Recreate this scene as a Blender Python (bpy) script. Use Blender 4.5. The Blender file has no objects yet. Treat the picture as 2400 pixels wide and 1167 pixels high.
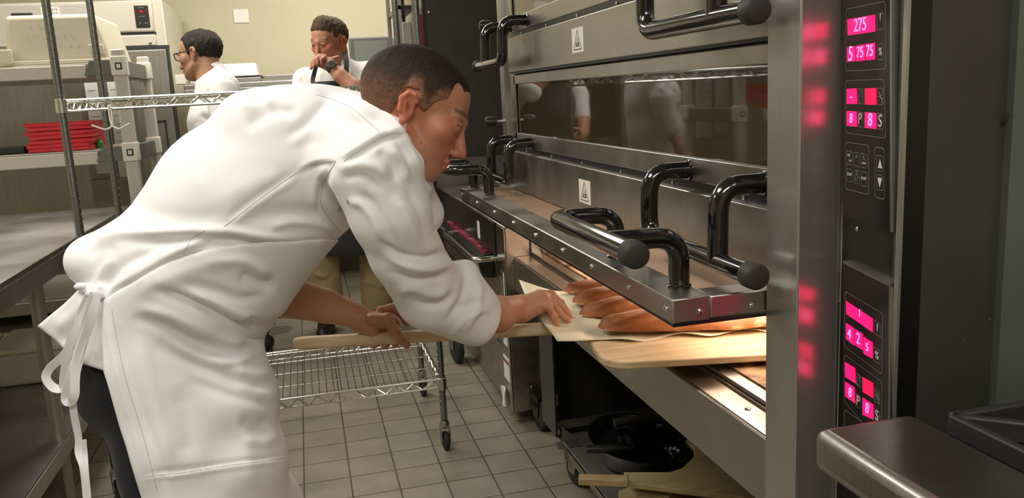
import bpy, bmesh, math, random
import numpy as np
from mathutils import Vector, Matrix

S = bpy.context.scene
COL = S.collection
random.seed(4); RNG = np.random.default_rng(4)

# ------------------------------------------------------------------ camera
F, CX, CY, EYE = 1950.0, 1200.0, 583.5, 1.30
def _d(u, v): return np.array([(u-CX)/F, -(v-CY)/F, -1.0])
_Y = _d(700, 240); _Y /= np.linalg.norm(_Y)
_X = _d(9200, -200); _X -= _X.dot(_Y)*_Y; _X /= np.linalg.norm(_X)
_Z = np.cross(_X, _Y)
R = np.array([_X, _Y, _Z]); CAMP = np.array([0, 0, EYE])
def ray(u, v): return R @ _d(u, v)
def at(u, v, dep): return CAMP + ray(u, v)*dep
def onX(u, v, x): r = ray(u, v); return CAMP + r*x/r[0]
def onY(u, v, y): r = ray(u, v); return CAMP + r*y/r[1]
def onZ(u, v, z): r = ray(u, v); return CAMP + r*(z-EYE)/r[2]

cd = bpy.data.cameras.new('camera'); cam = bpy.data.objects.new('camera', cd); COL.objects.link(cam)
cd.sensor_fit = 'HORIZONTAL'; cd.sensor_width = 36.0; cd.lens = 36.0*F/2400.0
cd.clip_start = 0.05; cd.clip_end = 60
M4 = Matrix.Identity(4)
for i in range(3):
    for j in range(3): M4[i][j] = R[i][j]
    M4[i][3] = CAMP[i]
cam.matrix_world = M4
S.camera = cam

# ------------------------------------------------------------------ world, exposure
w = bpy.data.worlds.new('world'); S.world = w; w.use_nodes = True
w.node_tree.nodes['Background'].inputs[0].default_value = (0.9, 0.86, 0.72, 1)
w.node_tree.nodes['Background'].inputs[1].default_value = 0.05
S.view_settings.view_transform = 'Standard'; S.view_settings.look = 'None'
S.view_settings.gamma = 1.0; S.view_settings.use_curve_mapping = False
S.view_settings.exposure = 0.0

# ceiling lamps: (x, y, length_x, length_y, power)
CEIL = 2.75
LAMPS = [(-0.75, 1.35, 0.6, 1.2, 28), (-0.9, 4.3, 1.2, 0.6, 42), (0.55, 5.3, 1.2, 0.6, 30), (-2.4, 2.2, 0.6, 1.2, 18), (0.1, -0.9, 1.2, 0.6, 46)]
LAMP_COL = (1.0, 0.955, 0.89)

# ------------------------------------------------------------------ materials
def _nt(name):
    m = bpy.data.materials.new(name); m.use_nodes = True
    nt = m.node_tree; b = nt.nodes['Principled BSDF']; return m, nt, b
def mat(name, col, rough=0.5, metal=0.0, spec=0.5, noise=0.0, nscale=20, bump=0.0, bscale=60, coat=0.0, stretch=None, emit=None, estr=0, sss=0.0, trans=0.0, alpha=1.0, rvar=0.0, sheen=0.0):
    m, nt, b = _nt(name); N = nt.nodes; L = nt.links
    b.inputs['Base Color'].default_value = (*col, 1)
    b.inputs['Roughness'].default_value = rough; b.inputs['Metallic'].default_value = metal
    b.inputs['Specular IOR Level'].default_value = spec
    b.inputs['Coat Weight'].default_value = coat; b.inputs['Coat Roughness'].default_value = 0.05
    b.inputs['Subsurface Weight'].default_value = sss; b.inputs['Subsurface Scale'].default_value = 0.01
    b.inputs['Transmission Weight'].default_value = trans; b.inputs['Alpha'].default_value = alpha
    b.inputs['Sheen Weight'].default_value = sheen
    if emit: b.inputs['Emission Color'].default_value = (*emit, 1); b.inputs['Emission Strength'].default_value = estr
    tc = N.new('ShaderNodeTexCoord'); mp = N.new('ShaderNodeMapping'); L.new(tc.outputs['Object'], mp.inputs[0])
    if stretch: mp.inputs['Scale'].default_value = stretch
    if noise or rvar:
        n = N.new('ShaderNodeTexNoise'); n.inputs['Scale'].default_value = nscale; n.inputs['Detail'].default_value = 5
        L.new(mp.outputs[0], n.inputs['Vector'])
        if noise:
            r = N.new('ShaderNodeMapRange'); r.inputs[1].default_value = .25; r.inputs[2].default_value = .75
            r.inputs[3].default_value = 1-noise; r.inputs[4].default_value = 1+noise
            L.new(n.outputs[0], r.inputs[0])
            mx = N.new('ShaderNodeVectorMath'); mx.operation = 'SCALE'; mx.inputs[0].default_value = col
            L.new(r.outputs[0], mx.inputs['Scale']); L.new(mx.outputs[0], b.inputs['Base Color'])
        if rvar:
            n2 = N.new('ShaderNodeTexNoise'); n2.inputs['Scale'].default_value = nscale*.25; n2.inputs['Detail'].default_value = 3
            L.new(tc.outputs['Object'], n2.inputs['Vector'])
            r2 = N.new('ShaderNodeMapRange'); r2.inputs[1].default_value = .3; r2.inputs[2].default_value = .7
            r2.inputs[3].default_value = max(.02, rough-rvar); r2.inputs[4].default_value = rough+rvar
            L.new(n2.outputs[0], r2.inputs[0]); L.new(r2.outputs[0], b.inputs['Roughness'])
    if bump:
        n3 = N.new('ShaderNodeTexNoise'); n3.inputs['Scale'].default_value = bscale; n3.inputs['Detail'].default_value = 4
        L.new(mp.outputs[0], n3.inputs['Vector'])
        bp = N.new('ShaderNodeBump'); bp.inputs['Strength'].default_value = bump; bp.inputs['Distance'].default_value = .002
        L.new(n3.outputs[0], bp.inputs['Height']); L.new(bp.outputs[0], b.inputs['Normal'])
    return m

STEEL = mat('brushed_steel', (.47, .45, .41), .33, 1.0, noise=.10, nscale=22, stretch=(1.5, 1.0, 26), bump=.10, bscale=60, rvar=.09)
STEELV = mat('brushed_steel_vertical', (.40, .39, .35), .27, 1.0, noise=.08, nscale=24, stretch=(14, 14, 1), bump=.06, bscale=50, rvar=.06)
STEELP = mat('polished_steel_side', (.46, .44, .40), .27, .78, noise=.05, nscale=10, stretch=(20, 20, 1), rvar=.05)
STEELT = mat('table_steel', (.43, .415, .385), .36, 1.0, noise=.10, nscale=9, stretch=(1, 14, 1), rvar=.1)
STEELD = mat('dull_steel', (.34, .33, .30), .45, .9, noise=.12, nscale=8, rvar=.1)
STEELB = mat('stained_steel', (.42, .37, .33), .33, .95, noise=.2, nscale=14, rvar=.12)
CHROME = mat('chrome_wire', (.70, .69, .65), .22, 1.0)
POSTM = mat('chrome_post', (.27, .28, .29), .30, 1.0)
BLACKP = mat('black_enamel', (.006, .006, .006), .14, 0, .5, coat=.7, rvar=.06, nscale=30)
RUBBER = mat('black_rubber', (.022, .022, .022), .62, noise=.2, nscale=60)
DARKP = mat('dark_coated_panel', (.062, .060, .050), .45, .35, noise=.15, nscale=9, rvar=.1)
OLIVE = mat('olive_grey_panel', (.13, .15, .13), .5, .3, noise=.1, nscale=9)
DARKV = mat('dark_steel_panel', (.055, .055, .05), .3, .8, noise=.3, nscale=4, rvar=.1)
BLK = mat('black_plastic', (.012, .012, .012), .35)
CTRL = mat('control_black', (.008, .008, .008), .22, spec=.5)
VOID = mat('void_shade', (.01, .01, .01), .8)
LINEW = mat('white_print', (.62, .62, .60), .5)
LINEG = mat('grey_print', (.26, .26, .25), .5)
WHITE = mat('white_label', (.78, .76, .68), .5)
INK = mat('black_ink', (.02, .02, .02), .5)
LED = mat('pink_led', (.5, .0, .06), .3, emit=(1.0, .004, .10), estr=2.0)
LEDHI = mat('bright_led_digit', (.6, .2, .4), .3, emit=(1.0, .14, .38), estr=2.4)
LEDDIM = mat('dim_led', (.3, .0, .03), .3, emit=(1.0, .004, .075), estr=1.1)
WALLM = mat('painted_wall', (.60, .545, .37), .75, noise=.03, nscale=3, bump=.1, bscale=90)
CEILM = mat('ceiling_tile', (.66, .64, .56), .85, noise=.05, nscale=30)
CREAM = mat('cream_plastic', (.72, .69, .58), .45)
WALLPL = mat('white_plate', (.84, .82, .76), .4)
GREYPL = mat('speckled_grey_plastic', (.50, .47, .40), .5, noise=.06, nscale=60)
GREYPD = mat('dark_grey_plastic', (.13, .125, .11), .5, noise=.1, nscale=30)
BINM = mat('milky_polyethylene', (.66, .61, .46), .38, noise=.05, nscale=5, sss=.0)
REDM = mat('red_plastic', (.62, .025, .035), .42, noise=.1, nscale=12)
REDD = mat('red_gasket', (.20, .012, .028), .5, noise=.2, nscale=40)
FRIDGE = mat('pale_fridge_enamel', (.66, .62, .50), .36, .25)
FRDOOR = mat('fridge_steel_door', (.33, .31, .27), .34, .95, noise=.1, nscale=6, stretch=(10, 1, 1), rvar=.08)
PAPER = mat('parchment', (.72, .68, .50), .6, noise=.05, nscale=12)
PAPW = mat('white_paper', (.80, .79, .74), .6)
GREEN = mat('green_plastic', (.05, .25, .07), .4)
WOOD = None
def wood(name, c1, c2, sc=(3, 40, 40), rough=.55):
    m, nt, b = _nt(name); N = nt.nodes; L = nt.links
    tc = N.new('ShaderNodeTexCoord'); mp = N.new('ShaderNodeMapping'); mp.inputs['Scale'].default_value = sc
    n = N.new('ShaderNodeTexNoise'); n.inputs['Scale'].default_value = 1.2; n.inputs['Detail'].default_value = 6
    cr = N.new('ShaderNodeValToRGB'); cr.color_ramp.elements[0].position = .3; cr.color_ramp.elements[1].position = .7
    cr.color_ramp.elements[0].color = (*c1, 1); cr.color_ramp.elements[1].color = (*c2, 1)
    L.new(tc.outputs['Object'], mp.inputs[0]); L.new(mp.outputs[0], n.inputs['Vector']); L.new(n.outputs[0], cr.inputs[0])
    L.new(cr.outputs[0], b.inputs['Base Color']); b.inputs['Roughness'].default_value = rough
    return m
WOODP = wood('peel_wood', (.56, .40, .22), (.72, .57, .37))
WOODL = wood('old_peel_wood', (.42, .31, .14), (.58, .46, .25))

def floor_mat():
    m, nt, b = _nt('quarry_tile'); N = nt.nodes; L = nt.links
    tc = N.new('ShaderNodeTexCoord'); mp = N.new('ShaderNodeMapping'); mp.inputs['Location'].default_value = (-0.0575, -0.0785, 0)
    mp.inputs['Location'].default_value = (-0.534 + .16*4, -2.6705 + .1555*17.2, 0)
    br = N.new('ShaderNodeTexBrick'); br.offset = 0; br.squash = 1
    br.inputs['Scale'].default_value = 1; br.inputs['Brick Width'].default_value = .1585; br.inputs['Row Height'].default_value = .1555
    br.inputs['Mortar Size'].default_value = .0030; br.inputs['Mortar Smooth'].default_value = .3
    br.inputs['Color1'].default_value = (.235, .208, .152, 1); br.inputs['Color2'].default_value = (.270, .238, .178, 1)
    br.inputs['Mortar'].default_value = (.075, .055, .032, 1)
    L.new(tc.outputs['Object'], mp.inputs[0]); L.new(mp.outputs[0], br.inputs[0])
    n = N.new('ShaderNodeTexNoise'); n.inputs['Scale'].default_value = 7; n.inputs['Detail'].default_value = 6
    L.new(tc.outputs['Object'], n.inputs['Vector'])
    mr = N.new('ShaderNodeMapRange'); mr.inputs[1].default_value = .3; mr.inputs[2].default_value = .7; mr.inputs[3].default_value = .82; mr.inputs[4].default_value = 1.12
    L.new(n.outputs[0], mr.inputs[0])
    vm = N.new('ShaderNodeVectorMath'); vm.operation = 'SCALE'; L.new(br.outputs['Color'], vm.inputs[0]); L.new(mr.outputs[0], vm.inputs['Scale'])
    L.new(vm.outputs[0], b.inputs['Base Color'])
    b.inputs['Roughness'].default_value = .42
    bp = N.new('ShaderNodeBump'); bp.invert = True; bp.inputs['Strength'].default_value = .5; bp.inputs['Distance'].default_value = .003
    L.new(br.outputs['Fac'], bp.inputs['Height']); L.new(bp.outputs[0], b.inputs['Normal'])
    return m
FLOORM = floor_mat()

def bread_mat():
    m, nt, b = _nt('warm_lit_dough'); N = nt.nodes; L = nt.links  # floury tan-brown dough, with the warm light put into its colours
    tc = N.new('ShaderNodeTexCoord')
    mp = N.new('ShaderNodeMapping'); mp.inputs['Scale'].default_value = (5, 14, 14); L.new(tc.outputs['Object'], mp.inputs[0])
    n = N.new('ShaderNodeTexNoise'); n.inputs['Scale'].default_value = 1.6; n.inputs['Detail'].default_value = 6; L.new(mp.outputs[0], n.inputs['Vector'])
    cr = N.new('ShaderNodeValToRGB'); e = cr.color_ramp.elements
    e[0].position = .32; e[0].color = (.22, .068, .018, 1); e[1].position = .63; e[1].color = (.70, .50, .34, 1)
    k = e.new(.50); k.color = (.42, .15, .05, 1); k2 = e.new(.58); k2.color = (.50, .21, .09, 1)
    L.new(n.outputs[0], cr.inputs[0]); L.new(cr.outputs[0], b.inputs['Base Color']); b.inputs['Roughness'].default_value = .6
    bp = N.new('ShaderNodeBump'); bp.inputs['Strength'].default_value = .4; bp.inputs['Distance'].default_value = .004
    L.new(n.outputs[0], bp.inputs['Height']); L.new(bp.outputs[0], b.inputs['Normal'])
    return m
BREAD = bread_mat()
def stone_mat():
    m, nt, b = _nt('baking_stone'); N = nt.nodes; L = nt.links
    tc = N.new('ShaderNodeTexCoord')
    n = N.new('ShaderNodeTexNoise'); n.inputs['Scale'].default_value = 14; n.inputs['Detail'].default_value = 8; n.inputs['Distortion'].default_value = .8
    L.new(tc.outputs['Object'], n.inputs['Vector'])
    cr = N.new('ShaderNodeValToRGB'); e = cr.color_ramp.elements
    e[0].position = .35; e[0].color = (.10, .045, .02, 1); e[1].position = .65; e[1].color = (.50, .33, .19, 1)
    L.new(n.outputs[0], cr.inputs[0]); L.new(cr.outputs[0], b.inputs['Base Color']); b.inputs['Roughness'].default_value = .75
    return m
STONE = stone_mat()
def vc_mat(name, rough, bump=0, bscale=200, sss=0.0, spec=.4, stretch=(1, 1, 1)):
    m, nt, b = _nt(name); N = nt.nodes; L = nt.links
    a = N.new('ShaderNodeVertexColor'); a.layer_name = 'Col'; L.new(a.outputs[0], b.inputs['Base Color'])
    b.inputs['Roughness'].default_value = rough; b.inputs['Specular IOR Level'].default_value = spec
    b.inputs['Subsurface Weight'].default_value = sss; b.inputs['Subsurface Scale'].default_value = .006
    b.inputs['Subsurface Radius'].default_value = (1, .35, .2)
    if bump:
        tc = N.new('ShaderNodeTexCoord'); mp = N.new('ShaderNodeMapping'); mp.inputs['Scale'].default_value = stretch
        n = N.new('ShaderNodeTexNoise'); n.inputs['Scale'].default_value = bscale; n.inputs['Detail'].default_value = 3
        L.new(tc.outputs['Object'], mp.inputs[0]); L.new(mp.outputs[0], n.inputs['Vector'])
        bp = N.new('ShaderNodeBump'); bp.inputs['Strength'].default_value = bump; bp.inputs['Distance'].default_value = .002
        L.new(n.outputs[0], bp.inputs['Height']); L.new(bp.outputs[0], b.inputs['Normal'])
    return m
SKIN = vc_mat('skin', .5, .12, 260, sss=.12)
HAIR = vc_mat('short_hair', .7, .8, 380, spec=.15, stretch=(1, 1, .45))
def cloth_mat(name, col, rough=.85, b1=.12):
    return mat(name, col, rough, bump=b1, bscale=28, sheen=.1, spec=.2)
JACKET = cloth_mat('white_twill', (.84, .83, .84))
APRON = cloth_mat('white_apron_cotton', (.79, .78, .795))
TROUS = cloth_mat('black_trouser', (.012, .013, .018))
KHAKI = cloth_mat('khaki_cotton', (.42, .31, .16))
SLATE = cloth_mat('slate_apron', (.042, .043, .044))
SHIRT2 = cloth_mat('white_shirt', (.84, .82, .78))
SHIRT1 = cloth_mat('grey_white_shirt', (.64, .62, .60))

def glass_mat(name, col, alpha_like, rough=.03, tint=(1, 1, 1)):
    m = bpy.data.materials.new(name); m.use_nodes = True; nt = m.node_tree; N = nt.nodes; L = nt.links
    N.clear(); out = N.new('ShaderNodeOutputMaterial')
    tr = N.new('ShaderNodeBsdfTransparent'); tr.inputs[0].default_value = (*tint, 1)
    df = N.new('ShaderNodeBsdfPrincipled'); df.inputs['Base Color'].default_value = (*col, 1); df.inputs['Roughness'].default_value = rough
    df.inputs['Specular IOR Level'].default_value = .5; df.inputs['IOR'].default_value = 2.1 if rough < .05 else 1.6
    mx = N.new('ShaderNodeMixShader'); mx.inputs[0].default_value = alpha_like
    L.new(tr.outputs[0], mx.inputs[1]); L.new(df.outputs[0], mx.inputs[2]); L.new(mx.outputs[0], out.inputs[0])
    return m
OVENGLASS = glass_mat('tinted_oven_glass', (.050, .034, .020), .93, .03, (.6, .4, .25))
FLAPGLASS = glass_mat('raised_door_glass', (.72, .50, .35), .70, .12, (.9, .75, .6))  # dark glass coloured tan: chamber brightness and reflection are put into the base colour
CLEAR = glass_mat('spectacle_lens', (.2, .2, .2), .18, .02)

# ------------------------------------------------------------------ mesh helpers
class MB:
    def __init__(s): s.v = []; s.f = []; s.m = []
    def add(s, vs, fs, mi=0):
        o = len(s.v); s.v += [tuple(map(float, v)) for v in vs]; s.f += [tuple(i+o for i in f) for f in fs]; s.m += [mi]*len(fs); return s
    def box(s, x0, x1, y0, y1, z0, z1, mi=0):
        x0, x1 = sorted((x0, x1)); y0, y1 = sorted((y0, y1)); z0, z1 = sorted((z0, z1))
        return s.add([(x0,y0,z0),(x1,y0,z0),(x1,y1,z0),(x0,y1,z0),(x0,y0,z1),(x1,y0,z1),(x1,y1,z1),(x0,y1,z1)],
              [(0,3,2,1),(4,5,6,7),(0,1,5,4),(1,2,6,5),(2,3,7,6),(3,0,4,7)], mi)
    def prism(s, pts, vec, mi=0):
        n = len(pts); a = [Vector(p) for p in pts]; v = Vector(vec); b = [p+v for p in a]
        nrm = (a[1]-a[0]).cross(a[2]-a[0])
        fs = [tuple(range(n))[::-1], tuple(range(n, 2*n))] + [(i, (i+1) % n, n+(i+1) % n, n+i) for i in range(n)]
        if nrm.dot(v) < 0: fs = [f[::-1] for f in fs]
        return s.add(a+b, fs, mi)
    def tube(s, pts, r, n=10, cap=True, mi=0, closed=False):
        P = [Vector(p) for p in pts]; m = len(P)
        rr = r if hasattr(r, '__len__') else [r]*m
        T = []
        for i in range(m):
            if closed: t = P[(i+1) % m]-P[i-1]
            else: t = P[min(i+1, m-1)]-P[max(i-1, 0)]
            T.append(t.normalized())
        ref = Vector((0, 0, 1)) if abs(T[0].z) < .9 else Vector((1, 0, 0))
        nn = (ref-T[0]*ref.dot(T[0])).normalized(); vs = []
        for i in range(m):
            nn = (nn-T[i]*nn.dot(T[i])).normalized(); bb = T[i].cross(nn)
            for k in range(n):
                a = 2*math.pi*k/n; vs.append(P[i]+(nn*math.cos(a)+bb*math.sin(a))*rr[i])
        fs = []
        for i in range(m if closed else m-1):
            j = (i+1) % m
            for k in range(n): fs.append((i*n+k, i*n+(k+1) % n, j*n+(k+1) % n, j*n+k))
        if cap and not closed: fs.append(tuple(range(n))[::-1]); fs.append(tuple((m-1)*n+k for k in range(n)))
        return s.add(vs, fs, mi)
    def lathe(s, c, axis, prof, n=24, mi=0):      # prof: (r, h)
        ax = Vector(axis).normalized(); ref = Vector((0, 0, 1)) if abs(ax.z) < .9 else Vector((1, 0, 0))
        u = (ref-ax*ref.dot(ax)).normalized(); v = ax.cross(u); c = Vector(c); vs = []
        for r, h in prof:
            for k in range(n):
                a = 2*math.pi*k/n; vs.append(c+ax*h+(u*math.cos(a)+v*math.sin(a))*r)
        fs = []; m = len(prof)
        for i in range(m-1):
            for k in range(n): fs.append((i*n+k, i*n+(k+1) % n, (i+1)*n+(k+1) % n, (i+1)*n+k))
        fs.append(tuple(range(n))[::-1]); fs.append(tuple((m-1)*n+k for k in range(n)))
        return s.add(vs, fs, mi)
    def ball(s, c, r, n=12, mi=0):
        prof = [(max(r*math.sin(math.pi*i/n), 1e-4), -r*math.cos(math.pi*i/n)) for i in range(n+1)]
        return s.lathe(c, (0, 0, 1), prof, n*2, mi)
    def build(s, name, mats, parent=None, smooth=False, bevel=0, seg=2, loc=None):
        me = bpy.data.meshes.new(name); vs = s.v
        if loc is not None: vs = [(x-loc[0], y-loc[1], z-loc[2]) for x, y, z in vs]
        me.from_pydata(vs, [], s.f)
        if not isinstance(mats, (list, tuple)): mats = [mats]
        for m in mats: me.materials.append(m)
        me.polygons.foreach_set('material_index', s.m)
        bm = bmesh.new(); bm.from_mesh(me); bmesh.ops.recalc_face_normals(bm, faces=bm.faces); bm.to_mesh(me); bm.free()
        if smooth:
            me.polygons.foreach_set('use_smooth', [True]*len(me.polygons))
            try: me.set_sharp_from_angle(angle=math.radians(smooth if smooth > 1 else 40))
            except Exception: pass
        o = bpy.data.objects.new(name, me); COL.objects.link(o)
        if loc is not None: o.location = loc
        if parent is not None: setp(o, parent)
        if bevel:
            bv = o.modifiers.new('bevel', 'BEVEL'); bv.width = bevel; bv.segments = seg; bv.limit_method = 'ANGLE'
            me.polygons.foreach_set('use_smooth', [True]*len(me.polygons))
            try: me.set_sharp_from_angle(angle=math.radians(50))
            except Exception: pass
        me.update()
        return o
ROOTLOC = {}
def setp(o, parent):
    o.parent = parent
    p = parent; off = Vector((0, 0, 0))
    while p is not None: off += Vector(p.location); p = p.parent
    o.matrix_parent_inverse = Matrix.Identity(4)
    o.location = Vector(o.location)-off
def tag(o, label=None, cat=None, group=None, kind=None):
    if label: o['label'] = label
    if cat: o['category'] = cat
    if group: o['group'] = group
    if kind: o['kind'] = kind
    return o
def thing(name, label, cat, loc=(0, 0, 0), group=None):
    o = bpy.data.objects.new(name, None); COL.objects.link(o); o.location = loc; o.empty_display_size = .1
    return tag(o, label, cat, group)
def copy_tree(o, parent=None):
    c = o.copy(); COL.objects.link(c); c.parent = parent
    for ch in list(o.children): copy_tree(ch, c)
    return c
def struct(name, mb, m, **k):
    return tag(mb.build(name, m, **k), kind='structure')
def arc(c, r, a0, a1, ux, uy, n=8):
    c = Vector(c); ux = Vector(ux); uy = Vector(uy)
    return [c+ux*(r*math.cos(a0+(a1-a0)*i/n))+uy*(r*math.sin(a0+(a1-a0)*i/n)) for i in range(n+1)]
def fillet(pts, r, n=6):
    P = [Vector(p) for p in pts]; out = [P[0]]
    for i in range(1, len(P)-1):
        a = (P[i-1]-P[i]); b = (P[i+1]-P[i]); d = min(r, a.length*.49, b.length*.49)
        p0 = P[i]+a.normalized()*d; p1 = P[i]+b.normalized()*d
        for k in range(n+1):
            t = k/n; out.append(p0*(1-t)**2+P[i]*2*t*(1-t)+p1*t*t)
    out.append(P[-1]); return out
def catmull(pts, n=8):
    P = [np.array(p, float) for p in pts]; P = [2*P[0]-P[1]]+P+[2*P[-1]-P[-2]]; out = []
    for i in range(1, len(P)-2):
        for k in range(n):
            t = k/n
            out.append(.5*((2*P[i])+(-P[i-1]+P[i+1])*t+(2*P[i-1]-5*P[i]+4*P[i+1]-P[i+2])*t*t+(-P[i-1]+3*P[i]-3*P[i+1]+P[i+2])*t**3))
    out.append(P[-2]); return out
def text_mesh(txt, size, mat_, name, origin, ux, uy, parent, depth=.0003, align='CENTER', lift=.0005):
    cu = bpy.data.curves.new('t', 'FONT'); cu.body = txt; cu.size = size; cu.align_x = align; cu.align_y = 'CENTER'; cu.extrude = depth
    to = bpy.data.objects.new('t', cu); COL.objects.link(to)
    bpy.context.view_layer.update()
    me = bpy.data.meshes.new_from_object(to.evaluated_get(bpy.context.evaluated_depsgraph_get()))
    COL.objects.unlink(to); bpy.data.objects.remove(to)
    ux = Vector(ux).normalized(); uy = Vector(uy).normalized(); nz = ux.cross(uy)
    m = Matrix((ux, uy, nz)).transposed().to_4x4(); m.translation = Vector(origin)+nz*lift
    me.transform(m); me.materials.clear(); me.materials.append(mat_)
    o = bpy.data.objects.new(name, me); COL.objects.link(o)
    if parent is not None: setp(o, parent)
    return o

# ------------------------------------------------------------------ room shell
XL, XR, YB, YF = -3.4, 2.1, 6.45, -2.6
struct('floor', MB().box(XL-.1, XR+.1, YF-.1, YB+.1, -.05, 0), FLOORM)
struct('ceiling', MB().box(XL-.1, XR+.1, YF-.1, YB+.1, CEIL, CEIL+.05), CEILM)
struct('wall_back', MB().box(XL-.1, XR+.1, YB, YB+.1, 0, CEIL), WALLM)
struct('wall_left', MB().box(XL-.1, XL, YF, YB, 0, CEIL), WALLM)
struct('wall_right', MB().box(XR, XR+.1, YF, YB, 0, CEIL), WALLM)
struct('wall_front', MB().box(XL-.1, XR+.1, YF-.1, YF, 0, CEIL), WALLM)
struct('baseboard_back', MB().box(XL, XR, YB-.012, YB, 0, .15), mat('cove_base', (.12, .09, .06), .5))
LAMPM = mat('lamp_diffuser', (.9, .9, .85), .5, emit=LAMP_COL, estr=2.2)
for i, (x, y, lx, ly, p) in enumerate(LAMPS):
    t = thing('ceiling_light', 'recessed fluorescent panel in the ceiling, %s' % ['over the bending baker', 'over the wire cart', 'over the back counter', 'over the steel table', 'behind the viewer'][i], 'ceiling light', (x, y, CEIL), 'ceiling light panels')
    MB().box(x-lx/2-.02, x+lx/2+.02, y-ly/2-.02, y+ly/2+.02, CEIL-.012, CEIL-.002).build('frame', WALLPL, t)
    MB().box(x-lx/2, x+lx/2, y-ly/2, y+ly/2, CEIL-.016, CEIL-.012).build('diffuser', LAMPM, t)
    ld = bpy.data.lights.new('panel_lamp', 'AREA'); ld.shape = 'RECTANGLE'; ld.size = lx; ld.size_y = ly; ld.energy = p; ld.color = LAMP_COL
    lo = bpy.data.objects.new('panel_lamp', ld); COL.objects.link(lo); lo.location = (x, y, CEIL-.02); setp(lo, t)

# ------------------------------------------------------------------ deck oven
XD = .77                                   # plane of the closed doors
oven = thing('deck_oven', 'large stainless three-deck bread oven with a raised lower door and pink LED panel', 'oven', (1.2, 2.05, .0))
MB().box(.80, 1.72, .955, 3.10, .945, 2.25).box(.80, 1.72, .955, 3.0, .555, .668).box(1.60, 1.72, .96, 3.0, .66, .95).box(.815, 1.62, .96, 1.20, .66, .95).box(.80, 1.62, 2.985, 3.0, .66, .95).build('body', STEELD, oven)
MB().box(.735, .80, 1.211, 3.0, .552, .681).build('lower_fascia', STEEL, oven, bevel=.003)
MB().box(.741, .797, 1.211, 2.995, .6815, .684).box(.797, .80, 1.211, 2.995, .67, .690).build('ledge_plate', STEELB, oven)
MB().box(.802, .835, 1.211, 2.995, .67, .699).build('stone_frame', STEELT, oven, bevel=.002)
st = MB()
for y0, y1 in ((1.215, 1.80), (1.803, 2.39), (2.393, 2.98)): st.box(.838, 1.215, y0, y1, .67, .702); st.box(1.218, 1.598, y0, y1, .67, .702)
st.build('baking_stone', STONE, oven)
MB().box(.84, 1.598, 1.205, 2.98, .935, .944).box(.84, 1.6, 2.978, 2.984, .7, .94).box(1.594, 1.599, 1.2, 2.98, .7, .94).box(.84, 1.6, 1.201, 1.207, .7, .94).build('chamber_lining', mat('chamber_lining', (.42, .33, .26), .5, .3, noise=.15, nscale=8), oven)
for sy in (1.35, 1.85, 2.4, 2.8):
    MB().lathe((.772, sy, .684), (0, 0, 1), [(.006, 0), (.006, .0015), (.004, .003)], 10).build('ledge_screw', CHROME, oven, smooth=True)
# chamber lamp
cl = MB().box(.86, .90, 2.30, 2.55, .900, .932).build('chamber_lamp', mat('lamp_glow', (.9, .8, .6), .4, emit=(1, .80, .55), estr=14), oven)
for ly_ in (2.42, 1.6):
    ld = bpy.data.lights.new('chamber_lamp_light', 'AREA'); ld.shape = 'RECTANGLE'; ld.size = .1; ld.size_y = .5; ld.energy = 3.2; ld.color = (1.0, .74, .55)
    lo = bpy.data.objects.new('chamber_lamp_light', ld); COL.objects.link(lo); lo.location = (.95, ly_, .93); setp(lo, oven)

def door(parent, z0, name='door'):
    """closed glass door, z0 = bottom edge"""
    root = MB().box(XD, XD+.02, 1.212, 3.02, z0, z0+.052).box(XD, XD+.02, 1.212, 3.02, z0+.228, z0+.262) \
        .box(XD+.003, XD+.02, 3.0, 3.02, z0+.05, z0+.23).box(XD+.003, XD+.02, 1.212, 1.225, z0+.05, z0+.23).build(name, STEEL, parent, bevel=.002)
    MB().box(XD+.008, XD+.014, 1.22, 3.005, z0+.05, z0+.23).build('glass', OVENGLASS, root)
    return root
def handle_pts(y_in, y_out, y_end, pt):
    # pt(y, out, down) -> world.  y_in: stem with the bend, y_out: second stem, y_end: free end of grip
    a = fillet([pt(y_in, 0, 0), pt(y_in, .09, 0), pt(y_in, .091, .129), pt(y_in+(.06 if y_end > y_in else -.06), .091, .131)], .052)
    a = a[:-1]+[Vector(pt(y_end, .091, .131))]
    a2 = fillet([pt(y_in, 0, 0), pt(y_in, .088, 0), pt(y_in, .091, .131), pt(y_end, .091, .131)], .045, 8)
    b = fillet([pt(y_out, 0, 0), pt(y_out, .088, 0), pt(y_out, .091, .129)], .045, 8)
    return a2, b
def handle(parent, y_in, y_out, y_end, pt):
    a, b = handle_pts(y_in, y_out, y_end, pt)
    m = MB().tube(a, .0182, 18).tube(b, .0182, 18)
    for y_ in (y_in, y_out):
        ax = Vector(pt(y_, .01, 0))-Vector(pt(y_, 0, 0)); m.lathe(pt(y_, 0, 0), ax, [(.0215, 0), (.0215, .003), (.0185, .005)], 20)
    e = Vector(pt(y_end, .091, .131)); dr = (e-Vector(pt(y_in, .091, .131))).normalized()
    m.lathe(e-dr*.022, dr, [(.0188, 0), (.0222, .004), (.0222, .026), (.0208, .0305), (.017, .0325), (.0, .033)], 22, mi=1)
    s_ = Vector(pt(y_in, .091, .131))
    return m.build('handle', [BLACKP, RUBBER], parent, smooth=45)
def closed(z): return lambda y, o, d: (XD-o, y, z-d)
d_top = door(oven, 1.508); d_mid = door(oven, 1.096)
for dd, z in ((d_top, 1.533), (d_mid, 1.122)):
    handle(dd, 1.585, 1.29, 1.165, closed(z)); handle(dd, 2.79, 3.06, 3.20, closed(z))
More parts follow.
